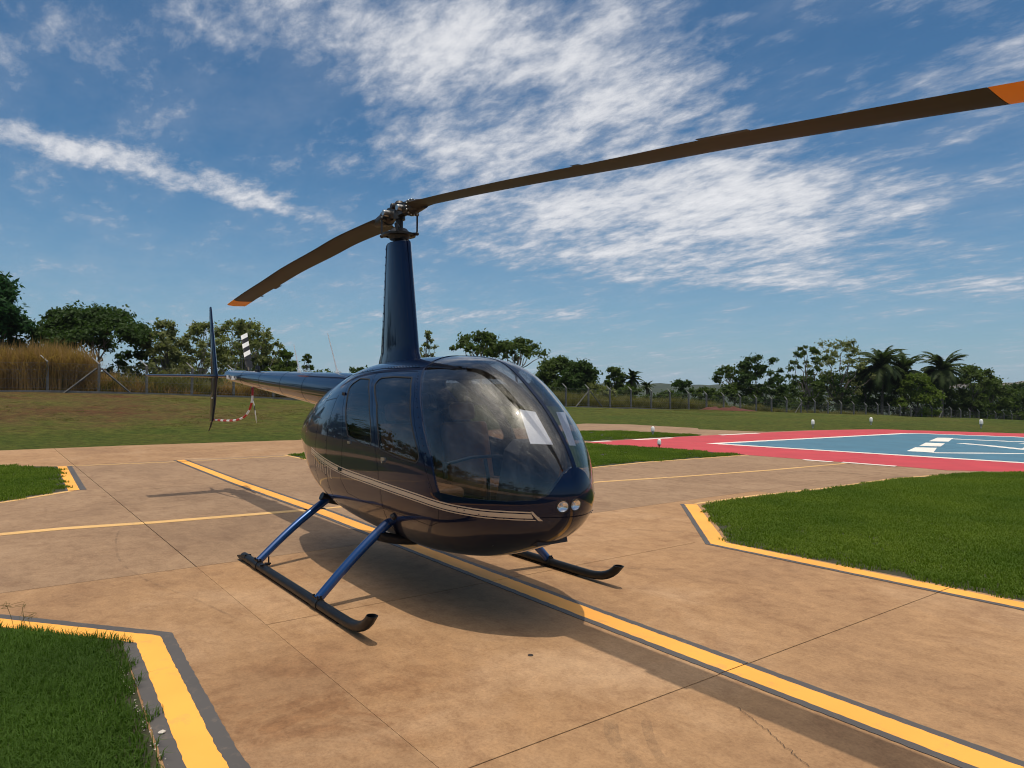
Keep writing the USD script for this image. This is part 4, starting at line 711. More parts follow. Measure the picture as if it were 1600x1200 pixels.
# cabin inside
cab = inner.translate((0, 0, 0))
floor = hull(-0.03) ^ cube((-0.05, -1, 0.3), (2.5, 1, 0.52)); put('cabin_floor', floor, CARPET, heli)
put('rear_bulkhead', hull(-0.03) ^ cube((-0.32, -1, 0.3), (-0.26, 1, 2)), LINER, heli)
put('headliner', (hull(-0.026) - hull(-0.035, True)) ^ cube((-0.3, -1, 1.70), (0.98, 1, 2)), LINER, heli)
def rbox(lo, hi, r=0.03):
    lo, hi = np.asarray(lo, float) + r, np.asarray(hi, float) - r
    return m3.Manifold.batch_hull([m3.Manifold.sphere(r, 16).translate((x, y, z)) for x in (lo[0], hi[0]) for y in (lo[1], hi[1]) for z in (lo[2], hi[2])])
def seat(name, x, y, w, zb, backh, lean):
    base = rbox((x - .02, y - w / 2, .50), (x + .50, y + w / 2, zb - .09), .03)
    st = put(name, hull(-0.035) ^ base, LINER, heli)
    mesh('seat_cushion', cat_([trimesh.Trimesh(*_mv(rbox((x, y - w / 2, zb - .10), (x + .50, y + w / 2, zb), .04)))] + [tube([(x + .03, y + d, zb), (x + .47, y + d, zb)], .004, 6) for d in (-w / 5, w / 5)]), LEATHER, st, smooth=40)
    bk = rbox((-.10, -w / 2, 0), (0.0, w / 2, backh), .04).rotate((0, -lean, 0)).translate((x + .03, y, zb - .03))
    mesh('seat_back', bk, LEATHER, st, smooth=40)
    hd = rbox((-.09, -.12, backh + .02), (-.01, .12, backh + .17), .035).rotate((0, -lean, 0)).translate((x + .03, y, zb - .03))
    mesh('headrest', hd, LEATHER, st, smooth=40)
def _mv(man):
    q = man.to_mesh(); return np.array(q.vert_properties[:, :3]), np.array(q.tri_verts)
for y in (-0.31, 0.31):
    seat('front_seat', 0.72, y, 0.46, 0.86, 0.52, 14)
    seat('rear_seat', -0.10, y, 0.50, 0.88, 0.56, 10)
for s in (-1, 1):                                        # door linings and arm rests
    put('door_lining', (hull(-0.03) - hull(-0.038, True)) ^ prism_y(FDOOR.buffer(-0.05).intersection(sbox(0, 0, 3, 1.07))) ^ half[s], LEATHER, heli)
ped = mesh('console', trimesh.convex.convex_hull(np.array([(1.55, -.13, .5), (1.55, .13, .5), (2.16, -.13, .58), (2.16, .13, .58), (1.72, -.13, .92), (1.72, .13, .92), (2.08, -.11, .98), (2.08, .11, .98)])), PANEL, heli)
ip = mesh('instrument_panel', trimesh.convex.convex_hull(np.array([(1.82, -.21, .93), (1.82, .21, .93), (1.98, -.19, .93), (1.98, .19, .93), (1.90, -.22, 1.20), (1.90, .22, 1.20), (2.02, -.19, 1.17), (2.02, .19, 1.17), (1.91, -.15, 1.27), (1.91, .15, 1.27), (2.0, -.13, 1.25), (2.0, .13, 1.25)])), PANEL, ped)
for y in (-.14, 0, .14):
    for z in (1.0, 1.13): mesh('gauge', disc(.045, .012, (1.855 + (z - .93) * .3 - .013, y, z), (-1, 0, .29), 20), DARK_STEEL, ip)
cyc = mesh('cyclic_stick', cat_([tube([(1.42, 0, .52), (1.40, 0, .95), (1.36, 0, 1.08)], .014, 10), tube([(1.36, -.36, 1.06), (1.36, -.12, 1.10), (1.36, .12, 1.10), (1.36, .36, 1.06)], .012, 10)] + [tube([(1.36, s * .36, 1.08), (1.375, s * .36, .96)], .018, 10) for s in (-1, 1)]), BLACK, heli, smooth=40)
mesh('compass', cat_([trimesh.creation.icosphere(2, .04).apply_translation((1.94, 0, 1.34)), tube([(1.95, 0, 1.25), (1.94, 0, 1.34)], .01, 8)]), BLACK, ip, smooth=40)
for y in (-.30, -.18): mesh('pedal', cat_([bx((1.84, y - .045, .62), (1.855, y + .045, .70)), tube([(1.85, y, .66), (1.90, y, .56)], .010, 8)]), DARK_STEEL, heli)
# two paper sheets laid against the inside of the windshield
def hull_pt(x, y):
    d = np.hypot(HV[:, 0] - x, HV[:, 1] - y) + (HV[:, 2] < 1.0) * 9; i = np.argmin(d); return HV[i] - HN[i] * 0.02
for quad, lab in (([(812, 636), (838, 640), (866, 692), (829, 691)], 'broad white paper sheet behind the right windshield pane'), ([(872, 640), (886, 641), (904, 694), (893, 693)], 'narrow white paper sheet behind the left windshield pane')):
    c = []
    for q in quad:
        d = ray(*q); t = np.linspace(3, 7, 4000); P = EYE + d * t[:, None]; dist, idx = HTREE.query(P[::8]); k = np.argmax(((P[::8] - HV[idx]) * HN[idx]).sum(1) < 0) * 8
        h = P[k]; ii = HTREE.query(h)[1]; c.append(h - HN[ii] * 0.022)
    c = np.array(c); v = np.vstack([c, c + FW * 0.0015])
    mesh('paper_sheet', trimesh.convex.convex_hull(v), PAPER, label=lab, cat='paper sheet')

# ------------------------------------------------------------------ fence
FENCE_GREY = noisy('fence_concrete', [(0.3, (0.055, 0.055, 0.052)), (0.7, (0.13, 0.125, 0.118))], 2.0, 0.9)
FENCE_TOP = noisy('fence_sunlit_tip', [(0.3, (0.22, 0.21, 0.20)), (0.7, (0.46, 0.44, 0.41))], 3.0, 0.9)  # paler post concrete: sunlight on the bent tips put into its colour
WIRE = simple('galvanised_wire', (0.22, 0.22, 0.21), 0.6, metallic=0.5)
fence = thing('fence', 'long fence of grey concrete posts with bent sunlit-white tips and wire mesh along the field', 'fence', loc=(0, 0, 0))
ys = []; y = 0.09 - 2.516 * 9
px_ = []
while y < 124:
    x = float(fence_x(y)); z = float(ground_z(x, y)); ys.append((x, y, z)); y += 2.516 if y < 37.5 else 2.4886
rp = np.random.default_rng(5)
braced = []
for k, (x, y, z) in enumerate(ys):
    P = np.array([x, y, z]) - EYE; d = P @ FW; px = 800 + FPX * (P @ RIGHT) / d
    if px < -60 or px > 1660: continue
    near_brace = min(abs(px - b) for b in (151, 919, 1251, 1472)); h = 1.72; w = 0.065; ln = rp.normal(0, .012, 2)
    def post_pt(dx, dy, zz): return (x + dx + ln[0] * zz, y + dy + ln[1] * zz, z + zz)
    body_p = trimesh.convex.convex_hull(np.array([post_pt(a * w, b * w, zz) for a in (-1, 1) for b in (-1, 1) for zz in (-.25, h)]))
    p = mesh('post', body_p, FENCE_GREY, fence)
    tip = np.array([post_pt(a * w * .8, b * w * .8, h + .004) for a in (-1, 1) for b in (-1, 1)] + [post_pt(-.10 + a * w * .6, -.34 + b * w * .4, h + .36) for a in (-1, 1) for b in (-1, 1)])
    mesh('post_tip', trimesh.convex.convex_hull(tip), FENCE_TOP, p)
    if near_brace < 9 and k not in braced:
        braced.append(k)
        for s in (-1, 1):
            mesh('brace', tube([(x + .14, y + s * 1.75, float(ground_z(x, y + s * 1.75)) - .05), (x + .10, y + s * .12, z + 1.45)], 0.055, 4), FENCE_GREY, fence)
for a, b in zip(ys[:-1], ys[1:]):
    A, B = np.array(a), np.array(b); t = (B - A)[:2] / np.linalg.norm((B - A)[:2]); nrm = np.array([-t[1], t[0], 0]) * .06
    mesh('kerb', trimesh.convex.convex_hull(np.vstack([A + nrm + [.12, 0, -.4], A - nrm + [.12, 0, -.4], B + nrm + [.12, 0, -.4], B - nrm + [.12, 0, -.4], A + nrm + [.12, 0, .12], A - nrm + [.12, 0, .12], B + nrm + [.12, 0, .12], B - nrm + [.12, 0, .12]])), FENCE_GREY, fence)
wires = []
for a, b in zip(ys[:-1], ys[1:]):
    A, B = np.array(a), np.array(b); off = np.array([.08, 0, 0])
    for hz in (.25, .75, 1.25, 1.65): wires.append(tube([A + off + [0, 0, hz], B + off + [0, 0, hz]], 0.0045, 3, caps=False))
    for k in range(10):
        for s in (0, 1):
            u0, u1 = k / 10, (k + 6) / 10; 
            if u1 > 1.0: z1 = .2 + 1.45 * (1 - u0) / .6; u1 = 1.0
            else: z1 = 1.65
            za, zb = (0.2, z1) if not s else (1.65, 1.85 - z1)
            wires.append(tube([A + (B - A) * u0 + off + [0, 0, za], A + (B - A) * u1 + off + [0, 0, zb]], 0.003, 3, caps=False))
w_ = mesh('wire_mesh', cat_(wires), WIRE, fence); tag(w_, kind='stuff')

# ------------------------------------------------------------------ plants
def bark(name, a, b): return noisy(name, [(0.3, a), (0.7, b)], 6.0, 0.9)
BARK = bark('grey_bark', (0.07, 0.055, 0.042), (0.16, 0.135, 0.11)); PALE_BARK = bark('pale_bark', (0.16, 0.14, 0.12), (0.30, 0.27, 0.23))
F = {'dark': leaf_mat('leaf_dark', [(0.1, (0.024, 0.046, 0.009)), (0.5, (0.051, 0.090, 0.018)), (0.9, (0.102, 0.145, 0.035))], 0.35),
     'mid': leaf_mat('leaf_mid', [(0.1, (0.039, 0.064, 0.012)), (0.5, (0.084, 0.119, 0.023)), (0.9, (0.158, 0.186, 0.046))], 0.4),
     'olive': leaf_mat('leaf_olive', [(0.1, (0.110, 0.125, 0.042)), (0.5, (0.230, 0.240, 0.100)), (0.9, (0.46, 0.44, 0.24))], 0.42),
     'bright': leaf_mat('leaf_bright', [(0.1, (0.054, 0.087, 0.011)), (0.5, (0.128, 0.174, 0.023)), (0.9, (0.217, 0.254, 0.046))], 0.4),
     'bamboo': leaf_mat('leaf_bamboo', [(0.1, (0.015, 0.046, 0.014)), (0.5, (0.033, 0.093, 0.023)), (0.9, (0.075, 0.152, 0.041))], 0.35),
     'palm': leaf_mat('leaf_palm', [(0.1, (0.026, 0.044, 0.013)), (0.5, (0.056, 0.080, 0.022)), (0.9, (0.13, 0.135, 0.05))], 0.3, 0.6, 0.15),
     'straw': leaf_mat('dry_straw', [(0.1, (0.17, 0.095, 0.036)), (0.45, (0.36, 0.225, 0.092)), (0.8, (0.55, 0.39, 0.20))], 0.4),
     'straw_green': leaf_mat('green_straw', [(0.1, (0.075, 0.075, 0.020)), (0.45, (0.165, 0.14, 0.046)), (0.8, (0.33, 0.25, 0.115))], 0.4)}
def leaves(cent, rad, n, size, r, elong=1.6, droop=0.0, shell=0.55):
    """n leaf-shaped faces spread through ellipsoid clumps."""
    cent, rad = np.atleast_2d(cent), np.atleast_2d(rad); k = r.integers(0, len(cent), n)
    d = r.normal(size=(n, 3)); d /= np.linalg.norm(d, axis=1, keepdims=True); q = np.clip(np.abs(r.normal(0, .62, n)), .05, 1.75)
    p = cent[k] + d * q[:, None] * rad[k]
    nrm = d * 0.6 + r.normal(size=(n, 3)) * 0.7 + [0, 0, .5]; nrm /= np.linalg.norm(nrm, axis=1, keepdims=True)
    a = np.cross(nrm, r.normal(size=(n, 3))); a[:, 2] -= droop; a -= nrm * (a * nrm).sum(1, keepdims=True); a /= np.linalg.norm(a, axis=1, keepdims=True) + 1e-9; b = np.cross(nrm, a)
    s = size * r.uniform(.55, 1.35, n)[:, None]; A, B = a * s * elong / 2, b * s / 2
    V = np.stack([p - A, p + B * .9 + nrm * s * .06, p + A, p - B * .9 + nrm * s * .06], 1).reshape(-1, 3); i = np.arange(n)[:, None] * 4
    return V, np.vstack([i + [0, 1, 2], i + [0, 2, 3]])
def limb(a, b, r0, r1, r, wob=.08, n=6):
    t = np.linspace(0, 1, n)[:, None]; a, b = np.asarray(a, float), np.asarray(b, float); L = np.linalg.norm(b - a)
    return tube(a + (b - a) * t + np.r_[[np.zeros(3)], r.normal(0, wob * L / 3, (n - 2, 3)), [np.zeros(3)]] * 1.0 + [0, 0, 0] + np.array([0, 0, 1]) * (L * .10) * t * (1 - t), np.linspace(r0, r1, n), 6)
def place(px, d):
    P = far(px, 600, d); P[2] = float(ground_z(P[0], P[1])); return P
SIDE = np.array([R0[0], R0[1], 0]); DEP = np.array([FW[0], FW[1], 0]) / np.linalg.norm(FW[:2])
def tree(px, top, d, wid, kind, label, clumps, nleaf, size, shape='round', seed=0, name='tree', cat='tree', base=0.35, group=None, trunk=True, lean=0.0, crad=None, barkm=None, zdrop=0.0, elong=1.6):
    """A tree whose stem stands at column px and depth d; top = the row its crown reaches, wid = crown width in pixels."""
    r = np.random.default_rng(900 + seed); P = place(px, d); P[2] -= zdrop; H = far(px, top, d)[2] - P[2]; W = wid / FPX * d / 2
    t = thing(name, label, cat, group, loc=P); C, R = [], []; clumps = int(clumps * 2.2); nleaf = int(nleaf * 1.7); size = size * .86
    for i in range(clumps):
        u = r.random(); th = r.uniform(0, 2 * np.pi); q = math.sqrt(r.random())
        if shape == 'round': zz = base + (1 - base) * u; env = math.sqrt(max(0.05, 1 - ((zz - (base + 1) / 2) / ((1 - base) / 2)) ** 2)) * .85 + .1; rz = .13
        elif shape == 'umbrella': zz = base + (1 - base) * (1 - (q ** 2) * .55) - .10 * u; env = 1.0; rz = .075
        elif shape == 'dome': zz = base + (1 - base) * u; env = math.sqrt(max(0.02, 1 - u ** 2.2)) * .95; rz = .14
        elif shape == 'tall': zz = base + (1 - base) * u; env = (1 - u) ** .7 * .9 + .12; rz = .11
        elif shape == 'airy': zz = base + (1 - base) * u; env = .35 + .65 * math.sin(math.pi * min(1, u * .75 + .15)); rz = .07
        c = np.array([0, 0, H * zz]) + (SIDE * math.cos(th) + DEP * math.sin(th)) * W * env * q + SIDE * lean * W * zz
        rr = (crad or .22) * .74 * W * r.uniform(.55, 1.4); C.append(c); R.append([rr * 1.15, rr * 1.15, min(rr * .8, H * rz * 1.3)])
    C, R = np.array(C), np.array(R); C[:, 2] = np.minimum(C[:, 2], H - R[:, 2] * .7)
    if trunk:
        r0 = max(.05, H * .022); hub_ = np.array([lean * W * .2 * SIDE[0], lean * W * .2 * SIDE[1], H * max(base * .75, .18)]); ms = [limb((0, 0, -.3), hub_, r0, r0 * .75, r)]
        for c in C[r.permutation(len(C))[:min(len(C), 16)]]: ms.append(limb(hub_, c, r0 * .5, r0 * .10, r, .12))
        mesh('trunk', cat_(ms), barkm or BARK, t, smooth=40)
    V, Fc = leaves(C, R, nleaf, size, r, elong, droop=.25)
    mesh('crown' if trunk else 'foliage', (V, Fc), F[kind], t)
    return t
def palm(px, top, d, wid, label, nf=24, seed=0, group='palms beyond the fence', trunk_h=0.70, drop=0.0):
    r = np.random.default_rng(500 + seed); P = place(px, d); P[2] -= drop; H = far(px, top, d)[2] - P[2]; L = wid / FPX * d / 2 * 1.22; nf = int(nf * 2.1); hb = H * trunk_h
    t = thing('palm', label, 'palm tree', group, loc=P)
    mesh('trunk', tube([(0, 0, -.3), (.05, 0, hb * .5), (0, .05, hb)], [.20, .16, .17], 10), BARK, t, smooth=40)
    for i in range(nf):
        az = i * 2.39996 + r.uniform(-.2, .2); el = math.radians(r.uniform(-55, 80)) if i > 3 else math.radians(r.uniform(60, 85)); Lf = L * r.uniform(.8, 1.12); o = np.array([math.cos(az), math.sin(az), 0])
        s = np.linspace(0, 1, 14); e = el - s ** 1.5 * math.radians(r.uniform(75, 115)); st = np.stack([np.cos(e), np.sin(e)], 1) * Lf / 13; cs = np.vstack([[0, 0], np.cumsum(st, 0)[:-1]])
        C = np.array([0, 0, hb]) + o * cs[:, :1] + np.array([0, 0, 1]) * cs[:, 1:]; sd = np.cross(o, [0, 0, 1]); V, Fc = [], []
        for k in range(1, 14):
            for sgn in (-1, 1):
                for h in (0, .5):
                    c = C[k - 1] + (C[k] - C[k - 1]) * h; ll = Lf * .24 * math.sin(math.pi * min(.98, (k + h) / 14 * .8 + .2)) * r.uniform(.8, 1.1); fw = (C[k] - C[k - 1]); fw /= np.linalg.norm(fw)
                    tp = c + sd * sgn * ll * .72 + fw * ll * .45 - np.array([0, 0, ll * r.uniform(.25, .6)]); wv = fw * .075 * d / 60; m = len(V); V += [c - wv, c + wv, tp]; Fc.append([m, m + 1, m + 2])
        rb = tube(C, np.linspace(.035, .012, 14), 4); m = len(rb.vertices)
        mesh('frond', (np.vstack([rb.vertices, V]), np.vstack([rb.faces, np.array(Fc) + m])), F['palm'], t)
    return t

# left group, behind the tall dry grass
tree(-8, 432, 52, 150, 'bamboo', 'tall dark bamboo-like tree cut off by the left edge', 30, 15000, .20, 'tall', 1, base=.12, elong=2.6)
tree(150, 481, 56, 172, 'dark', 'broad dark flat-topped tree behind the left fence posts', 44, 17000, .22, 'umbrella', 2, base=.28)
tree(98, 485, 58, 70, 'dark', 'small loose tree reaching left of the broad flat-topped tree', 12, 2600, .22, 'airy', 3, base=.45)
tree(258, 503, 58, 88, 'olive', 'bushy olive-green tree right of the broad flat-topped tree', 26, 6500, .20, 'dome', 4, base=.10)
tree(316, 505, 60, 92, 'olive', 'thin pale-leaved tree seen behind the tail fin', 26, 4200, .19, 'round', 5, base=.08, barkm=PALE_BARK)
tree(375, 502, 60, 120, 'olive', 'pale-leaved spreading tree behind the tail rotor', 40, 6800, .19, 'round', 6, base=.08, barkm=PALE_BARK)
tree(412, 520, 62, 70, 'olive', 'sparse pale tree right of the tail rotor', 22, 3400, .19, 'round', 7, base=.10, barkm=PALE_BARK)
tree(448, 549, 60, 62, 'mid', 'dark green shrubby tree behind the shorter antenna', 14, 3400, .22, 'dome', 8, base=.05, elong=3.0)
tree(478, 552, 62, 24, 'mid', 'slim green sapling beside the shorter antenna', 12, 900, .20, 'round', 9, base=.1, crad=.3)
for i, (px, top, d, w, k) in enumerate(((40, 560, 57, 110, 'mid'), (120, 575, 60, 100, 'dark'), (205, 548, 60, 110, 'dark'), (270, 550, 62, 100, 'olive'), (345, 548, 64, 120, 'olive'), (430, 560, 64, 120, 'mid'), (500, 580, 68, 100, 'mid'), (560, 575, 72, 90, 'dark'))):
    tree(px, top, d, w, k, ['low green bush behind the dry grass at the left edge', 'dark low bush under the broad flat-topped tree', 'dark bush at the foot of the broad flat-topped tree', 'low bush below the bushy olive-green tree', 'pale low bush below the tail fin trees', 'low bush behind the tail boom antennas', 'low bush behind the tail boom root', 'dark bush hidden behind the cabin roof'][i], 14, 2200, .24, 'dome', 20 + i, 'bush', 'bush', base=.05, trunk=False)
# middle, seen over the cabin
tree(668, 517, 74, 46, 'olive', 'thin tree tip showing right of the mast fairing', 12, 900, .24, 'dome', 30, base=.3, crad=.22)
tree(752, 519, 70, 96, 'mid', 'spreading feathery tree above the windshield', 22, 2600, .24, 'umbrella', 31, base=.62, crad=.2)
tree(806, 528, 70, 96, 'mid', 'feathery tree with drooping boughs above the windshield top', 20, 2400, .24, 'umbrella', 32, base=.60, crad=.2)
tree(872, 559, 84, 92, 'mid', 'rounded dense tree behind the windshield', 40, 11000, .27, 'dome', 33, base=.02, crad=.25)
tree(907, 566, 80, 76, 'dark', 'dark dense tree right of the rounded tree behind the windshield', 34, 8500, .26, 'dome', 34, base=.02, crad=.25)
tree(958, 574, 84, 52, 'mid', 'bushy tree with feathery side boughs left of the small palm', 20, 3600, .26, 'round', 35, base=.12)
palm(988, 571, 84, 34, 'small palm right of the bushy feathery tree', 16, 1)
palm(1011, 590, 92, 26, 'tiny palm standing alone in the gap before the hills', 14, 2)
for i, (px, top, d, w, k) in enumerate(((930, 600, 78, 70, 'olive'), (985, 605, 80, 70, 'mid'), (1040, 612, 84, 60, 'mid'), (1068, 592, 88, 66, 'dark'), (1105, 606, 88, 60, 'mid'), (1150, 600, 88, 100, 'mid'), (1215, 608, 92, 90, 'mid'))):
    tree(px, top, d, w, k, ['olive scrub behind the braced post right of the windshield', 'green scrub below the small palm', 'low scrub in the gap before the hills', 'dark rounded bush in front of the distant hills', 'green bush left of the dark spreading tree', 'broad low bush under the dark spreading tree', 'low bush between the two tall trees'][i], 16, 2600, .26, 'dome', 40 + i, 'bush', 'bush', base=.03, trunk=False)
# right group
tree(1188, 556, 88, 84, 'dark', 'dark tree with raised tip standing alone against the hills', 34, 6400, .27, 'round', 50, base=.10, crad=.2)
tree(1148, 567, 90, 64, 'mid', 'flat-boughed small tree left of the dark tree against the hills', 12, 1500, .27, 'umbrella', 51, base=.5, crad=.22)
tree(1262, 541, 92, 72, 'mid', 'tall loose tree at the left of the airy pair', 26, 3800, .25, 'round', 52, base=.15, crad=.17)
tree(1312, 533, 96, 100, 'olive', 'tall airy tree with see-through crown left of the palms', 26, 2800, .25, 'airy', 53, base=.12)
palm(1378, 538, 96, 84, 'large palm at the left of the palm clump', 26, 3)
palm(1412, 548, 98, 74, 'palm close beside the large palm in the clump', 24, 4)
palm(1352, 560, 98, 60, 'lower palm at the left foot of the palm clump', 22, 5)
palm(1472, 542, 102, 72, 'tall palm standing right of the bright green tree', 28, 6)
palm(1455, 566, 104, 56, 'lower palm behind the bright green tree', 20, 7)
tree(1432, 585, 94, 78, 'bright', 'bright green leafy tree in front of the palms', 24, 6500, .26, 'dome', 54, base=.08)
tree(1516, 573, 104, 86, 'mid', 'broad dark green tree right of the tall palm', 26, 6500, .30, 'round', 55, base=.10)
tree(1548, 590, 108, 90, 'mid', 'sloping bushy tree toward the right edge', 22, 5000, .30, 'dome', 56, base=.06)
tree(1592, 598, 112, 70, 'dark', 'dark tree cut off by the right edge', 20, 4200, .30, 'dome', 57, base=.06)
for i, (px, top, d, w, k) in enumerate(((1255, 588, 96, 100, 'mid'), (1300, 582, 98, 110, 'dark'), (1345, 580, 100, 120, 'dark'), (1385, 588, 99, 110, 'dark'), (1410, 582, 108, 130, 'dark'), (1470, 586, 107, 130, 'dark'), (1500, 604, 104, 100, 'mid'), (1535, 598, 112, 120, 'dark'), (1575, 606, 112, 110, 'mid'), (1612, 602, 118, 120, 'dark'))):
    tree(px, top, d, w, k, ['dark bush below the loose tall tree', 'dark bush at the foot of the airy tall tree', 'dark thicket bush left below the large palm', 'dark bush right under the large palm', 'broad dark bush behind the bright green tree', 'dark bush at the foot of the tall palm', 'green bush below the broad dark green tree', 'broad dark bush behind the sloping bushy tree', 'green bush under the sloping bushy tree', 'dark bush at the right edge'][i], 18, 3000, .28, 'dome', 60 + i, 'bush', 'bush', base=.02, trunk=False)

# tall dry grass along and behind the fence
def tall_grass(name, label, spots, protos, material, hmin, hmax, seed):
    r = np.random.default_rng(seed); n = len(spots); pos = np.array(spots); pos = np.c_[pos, ground_z(pos[:, 0], pos[:, 1]) - .05]; s = hmin + (hmax - hmin) * np.clip(1.9 * meshkit.fbm(np.c_[pos[:, :2] * .38, np.zeros(n)], 3, seed) - .45 + r.normal(0, .16, n), 0, 1.1)
    return instancer(name, protos, material, pos, r.uniform(0, 6.28, n), np.stack([.8 + .2 * s, .8 + .2 * s, s], -1), r.integers(0, len(protos), n), label, 'dry grass')
TG = [tuft(80, 0.9, 1.0, 0.034, 80 + i, 1.15) for i in range(6)]
r = np.random.default_rng(77)
def strip(n, y0, y1, x0, x1): yy = r.uniform(y0, y1, n); return np.stack([fence_x(yy) - r.uniform(x0, x1, n), yy], 1)
tall_grass('tall_grass', 'tall golden dry grass standing behind the left fence posts', np.vstack([strip(420, -9, 0.6, .6, 7), strip(70, 0.4, 2.2, .6, 4)]), TG, F['straw'], 1.7, 3.1, 1)
tall_grass('tall_grass', 'pale dry grass between the left fence posts and the trees', strip(360, 2, 20, .5, 6), TG, F['straw'], .35, 1.45, 2)
tall_grass('tall_grass', 'greener stalks mixed into the tall dry grass at the left', strip(150, -9, 16, .5, 5), TG, F['straw_green'], .8, 2.2, 12)
tall_grass('tall_grass', 'mixed green and straw grass behind the middle of the fence', strip(900, 20, 66, .6, 8), TG, F['straw_green'], .7, 1.7, 3)
tall_grass('tall_grass', 'low dry grass behind the right part of the fence', strip(1100, 62, 126, .5, 6), TG, F['straw_green'], .45, 1.1, 4)
SH = [tuft(60, 0.6, 0.16, 0.02, 90 + i, 0.9) for i in range(4)]
yy = r.uniform(-14, 120, 9000); xx = fence_x(yy) + r.uniform(.3, 20, 9000) * (yy < 38) + r.uniform(.3, 16, 9000) * (yy >= 38)
k = (xx < -19.5) ; tall_grass('grass', 'short rough tufts over the sloping field below the fence', np.stack([xx[k], yy[k]], 1), SH, F['straw_green'], .25, .6, 5)
# bare red earth near the fence
EARTH = noisy('red_earth', [(0.3, (0.055, 0.016, 0.008)), (0.7, (0.12, 0.034, 0.016))], 3.0, 0.95, bump=.6, bscale=5)
a, b = at(1100, 652, -0.6), at(1185, 654, -0.8)
for nm, c, rx, ry, lab in (('earth_heap', far(1140, 650, 67), 3.3, 1.5, 'heap of bare red earth before the fence'), ('earth_heap', far(1112, 651, 68), 1.6, 1.1, 'smaller patch of red earth left of the heap')):
    u = np.linspace(0, 1, 9)[1:]; th = np.linspace(0, 2 * np.pi, 26)[:-1]; c[2] = float(ground_z(c[0], c[1])); V = [[0, 0, .38]]
    for q in u:
        for t in th:
            o = SIDE * math.cos(t) * rx * q + DEP * math.sin(t) * ry * q; zz = .38 * (1 - q ** 2) * (.5 + meshkit.noise(np.array([o[0] * 1.7, o[1] * 1.7, 3.0]))) - .06 * q
            V.append([o[0], o[1], zz + float(ground_z(c[0] + o[0], c[1] + o[1])) - c[2]])
    n = 25; Fc = [[0, 1 + j, 1 + (j + 1) % n] for j in range(n)] + [f for i in range(7) for j in range(n) for f in ([1 + i * n + j, 1 + (i + 1) * n + j, 1 + (i + 1) * n + (j + 1) % n], [1 + i * n + j, 1 + (i + 1) * n + (j + 1) % n, 1 + i * n + (j + 1) % n])]
    mesh(nm, (np.array(V) + c, np.array(Fc)), EARTH, label=lab, cat='earth heap', smooth=True)

# perimeter lamps around the pad
LAMP_GLASS = simple('lamp_white', (0.80, 0.78, 0.74), 0.35)
for px, py, dz, sc, lab in ((1030, 701, 0, 0.85, 'small white lamp on a thin stem at the near edge of the red border'), (1020, 680, 0, 1.0, 'small white lamp on the distant lawn behind the red border'), (1270, 669, -.15, 1.2, 'small white lamp in the grass beyond the far red border, left one'),
                        (1361, 664, -.3, 1.2, 'small white lamp in the grass beyond the far corner of the pad'), (1533, 669, -.2, 1.3, 'largest white lamp in the grass at the right behind the pad')):
    P = at(px, py, 0)
    for _ in range(12): P = at(px, py, float(ground_z(P[0], P[1])) if P[1] > 29 or P[0] < -16 or px in (1270, 1361, 1533) else 0.0)
    lm = thing('pad_lamp', lab, 'lamp', 'lamps around the helipad', loc=P)
    mesh('stem', cat_([disc(.022 * sc, .16 * sc, (0, 0, -.05), n=10), lathe([(0, 0.10 * sc), (.045 * sc, .10 * sc), (.052 * sc, .13 * sc), (.03 * sc, .14 * sc), (0, .14 * sc)], n=14)]), RED if px == 1030 else FENCE_TOP, lm, smooth=30)
    mesh('globe', lathe([(0, .31 * sc), (.030 * sc, .305 * sc), (.052 * sc, .28 * sc), (.060 * sc, .24 * sc), (.062 * sc, .17 * sc), (.055 * sc, .141 * sc), (0, .141 * sc)], n=18), LAMP_GLASS, lm, smooth=50)

# distant hills
def ridge(name, label, d0, pts, depth, mat_, seed, rough):
    P = [(px, py) for px, py in pts]; xs_ = np.linspace(P[0][0], P[-1][0], 160); ysp = np.interp(xs_, *np.array(P).T); V = []
    rows = 9
    for i in range(rows):
        t = i / (rows - 1)
        for px, py in zip(xs_, ysp):
            b = far(px, py, d0 + depth * t); base = far(px, 640, d0 + depth * t)[2] - 40
            h = base + (b[2] - base) * math.sin(math.pi * (.08 + .5 * t)) ** .7; V.append([b[0], b[1], h])
    V = np.array(V); V[:, 2] += (meshkit.fbm(V * [1 / 38, 1 / 38, 0], 4, seed) - .5) * rough; m = len(xs_); i, j = np.meshgrid(np.arange(rows - 1), np.arange(m - 1), indexing='ij')
    q = np.stack([i * m + j, i * m + j + 1, (i + 1) * m + j + 1, (i + 1) * m + j], -1).reshape(-1, 4)
    return mesh(name, (V, q), mat_, smooth=True, label=label, cat='hills', kind='structure')
HILL = noisy('forest_hills', [(0.3, (0.012, 0.022, 0.014)), (0.7, (0.040, 0.055, 0.026))], 0.05, 0.95, detail=9)
HILL2 = noisy('town_hills', [(0.35, (0.05, 0.055, 0.035)), (0.6, (0.16, 0.12, 0.09)), (0.75, (0.30, 0.25, 0.21))], 0.05, 0.95, detail=9)
ridge('hills', 'low forested hills on the horizon', 620, [(-200, 590), (300, 592), (600, 597), (900, 601), (1040, 600), (1100, 601), (1200, 600), (1260, 603), (1400, 606), (1560, 604), (1800, 610)], 300, HILL, 3, 9)
ridge('hills', 'paler hill with scattered roofs at the far right', 1150, [(1380, 606), (1480, 600), (1560, 597), (1640, 595), (1800, 598)], 400, HILL2, 8, 10)

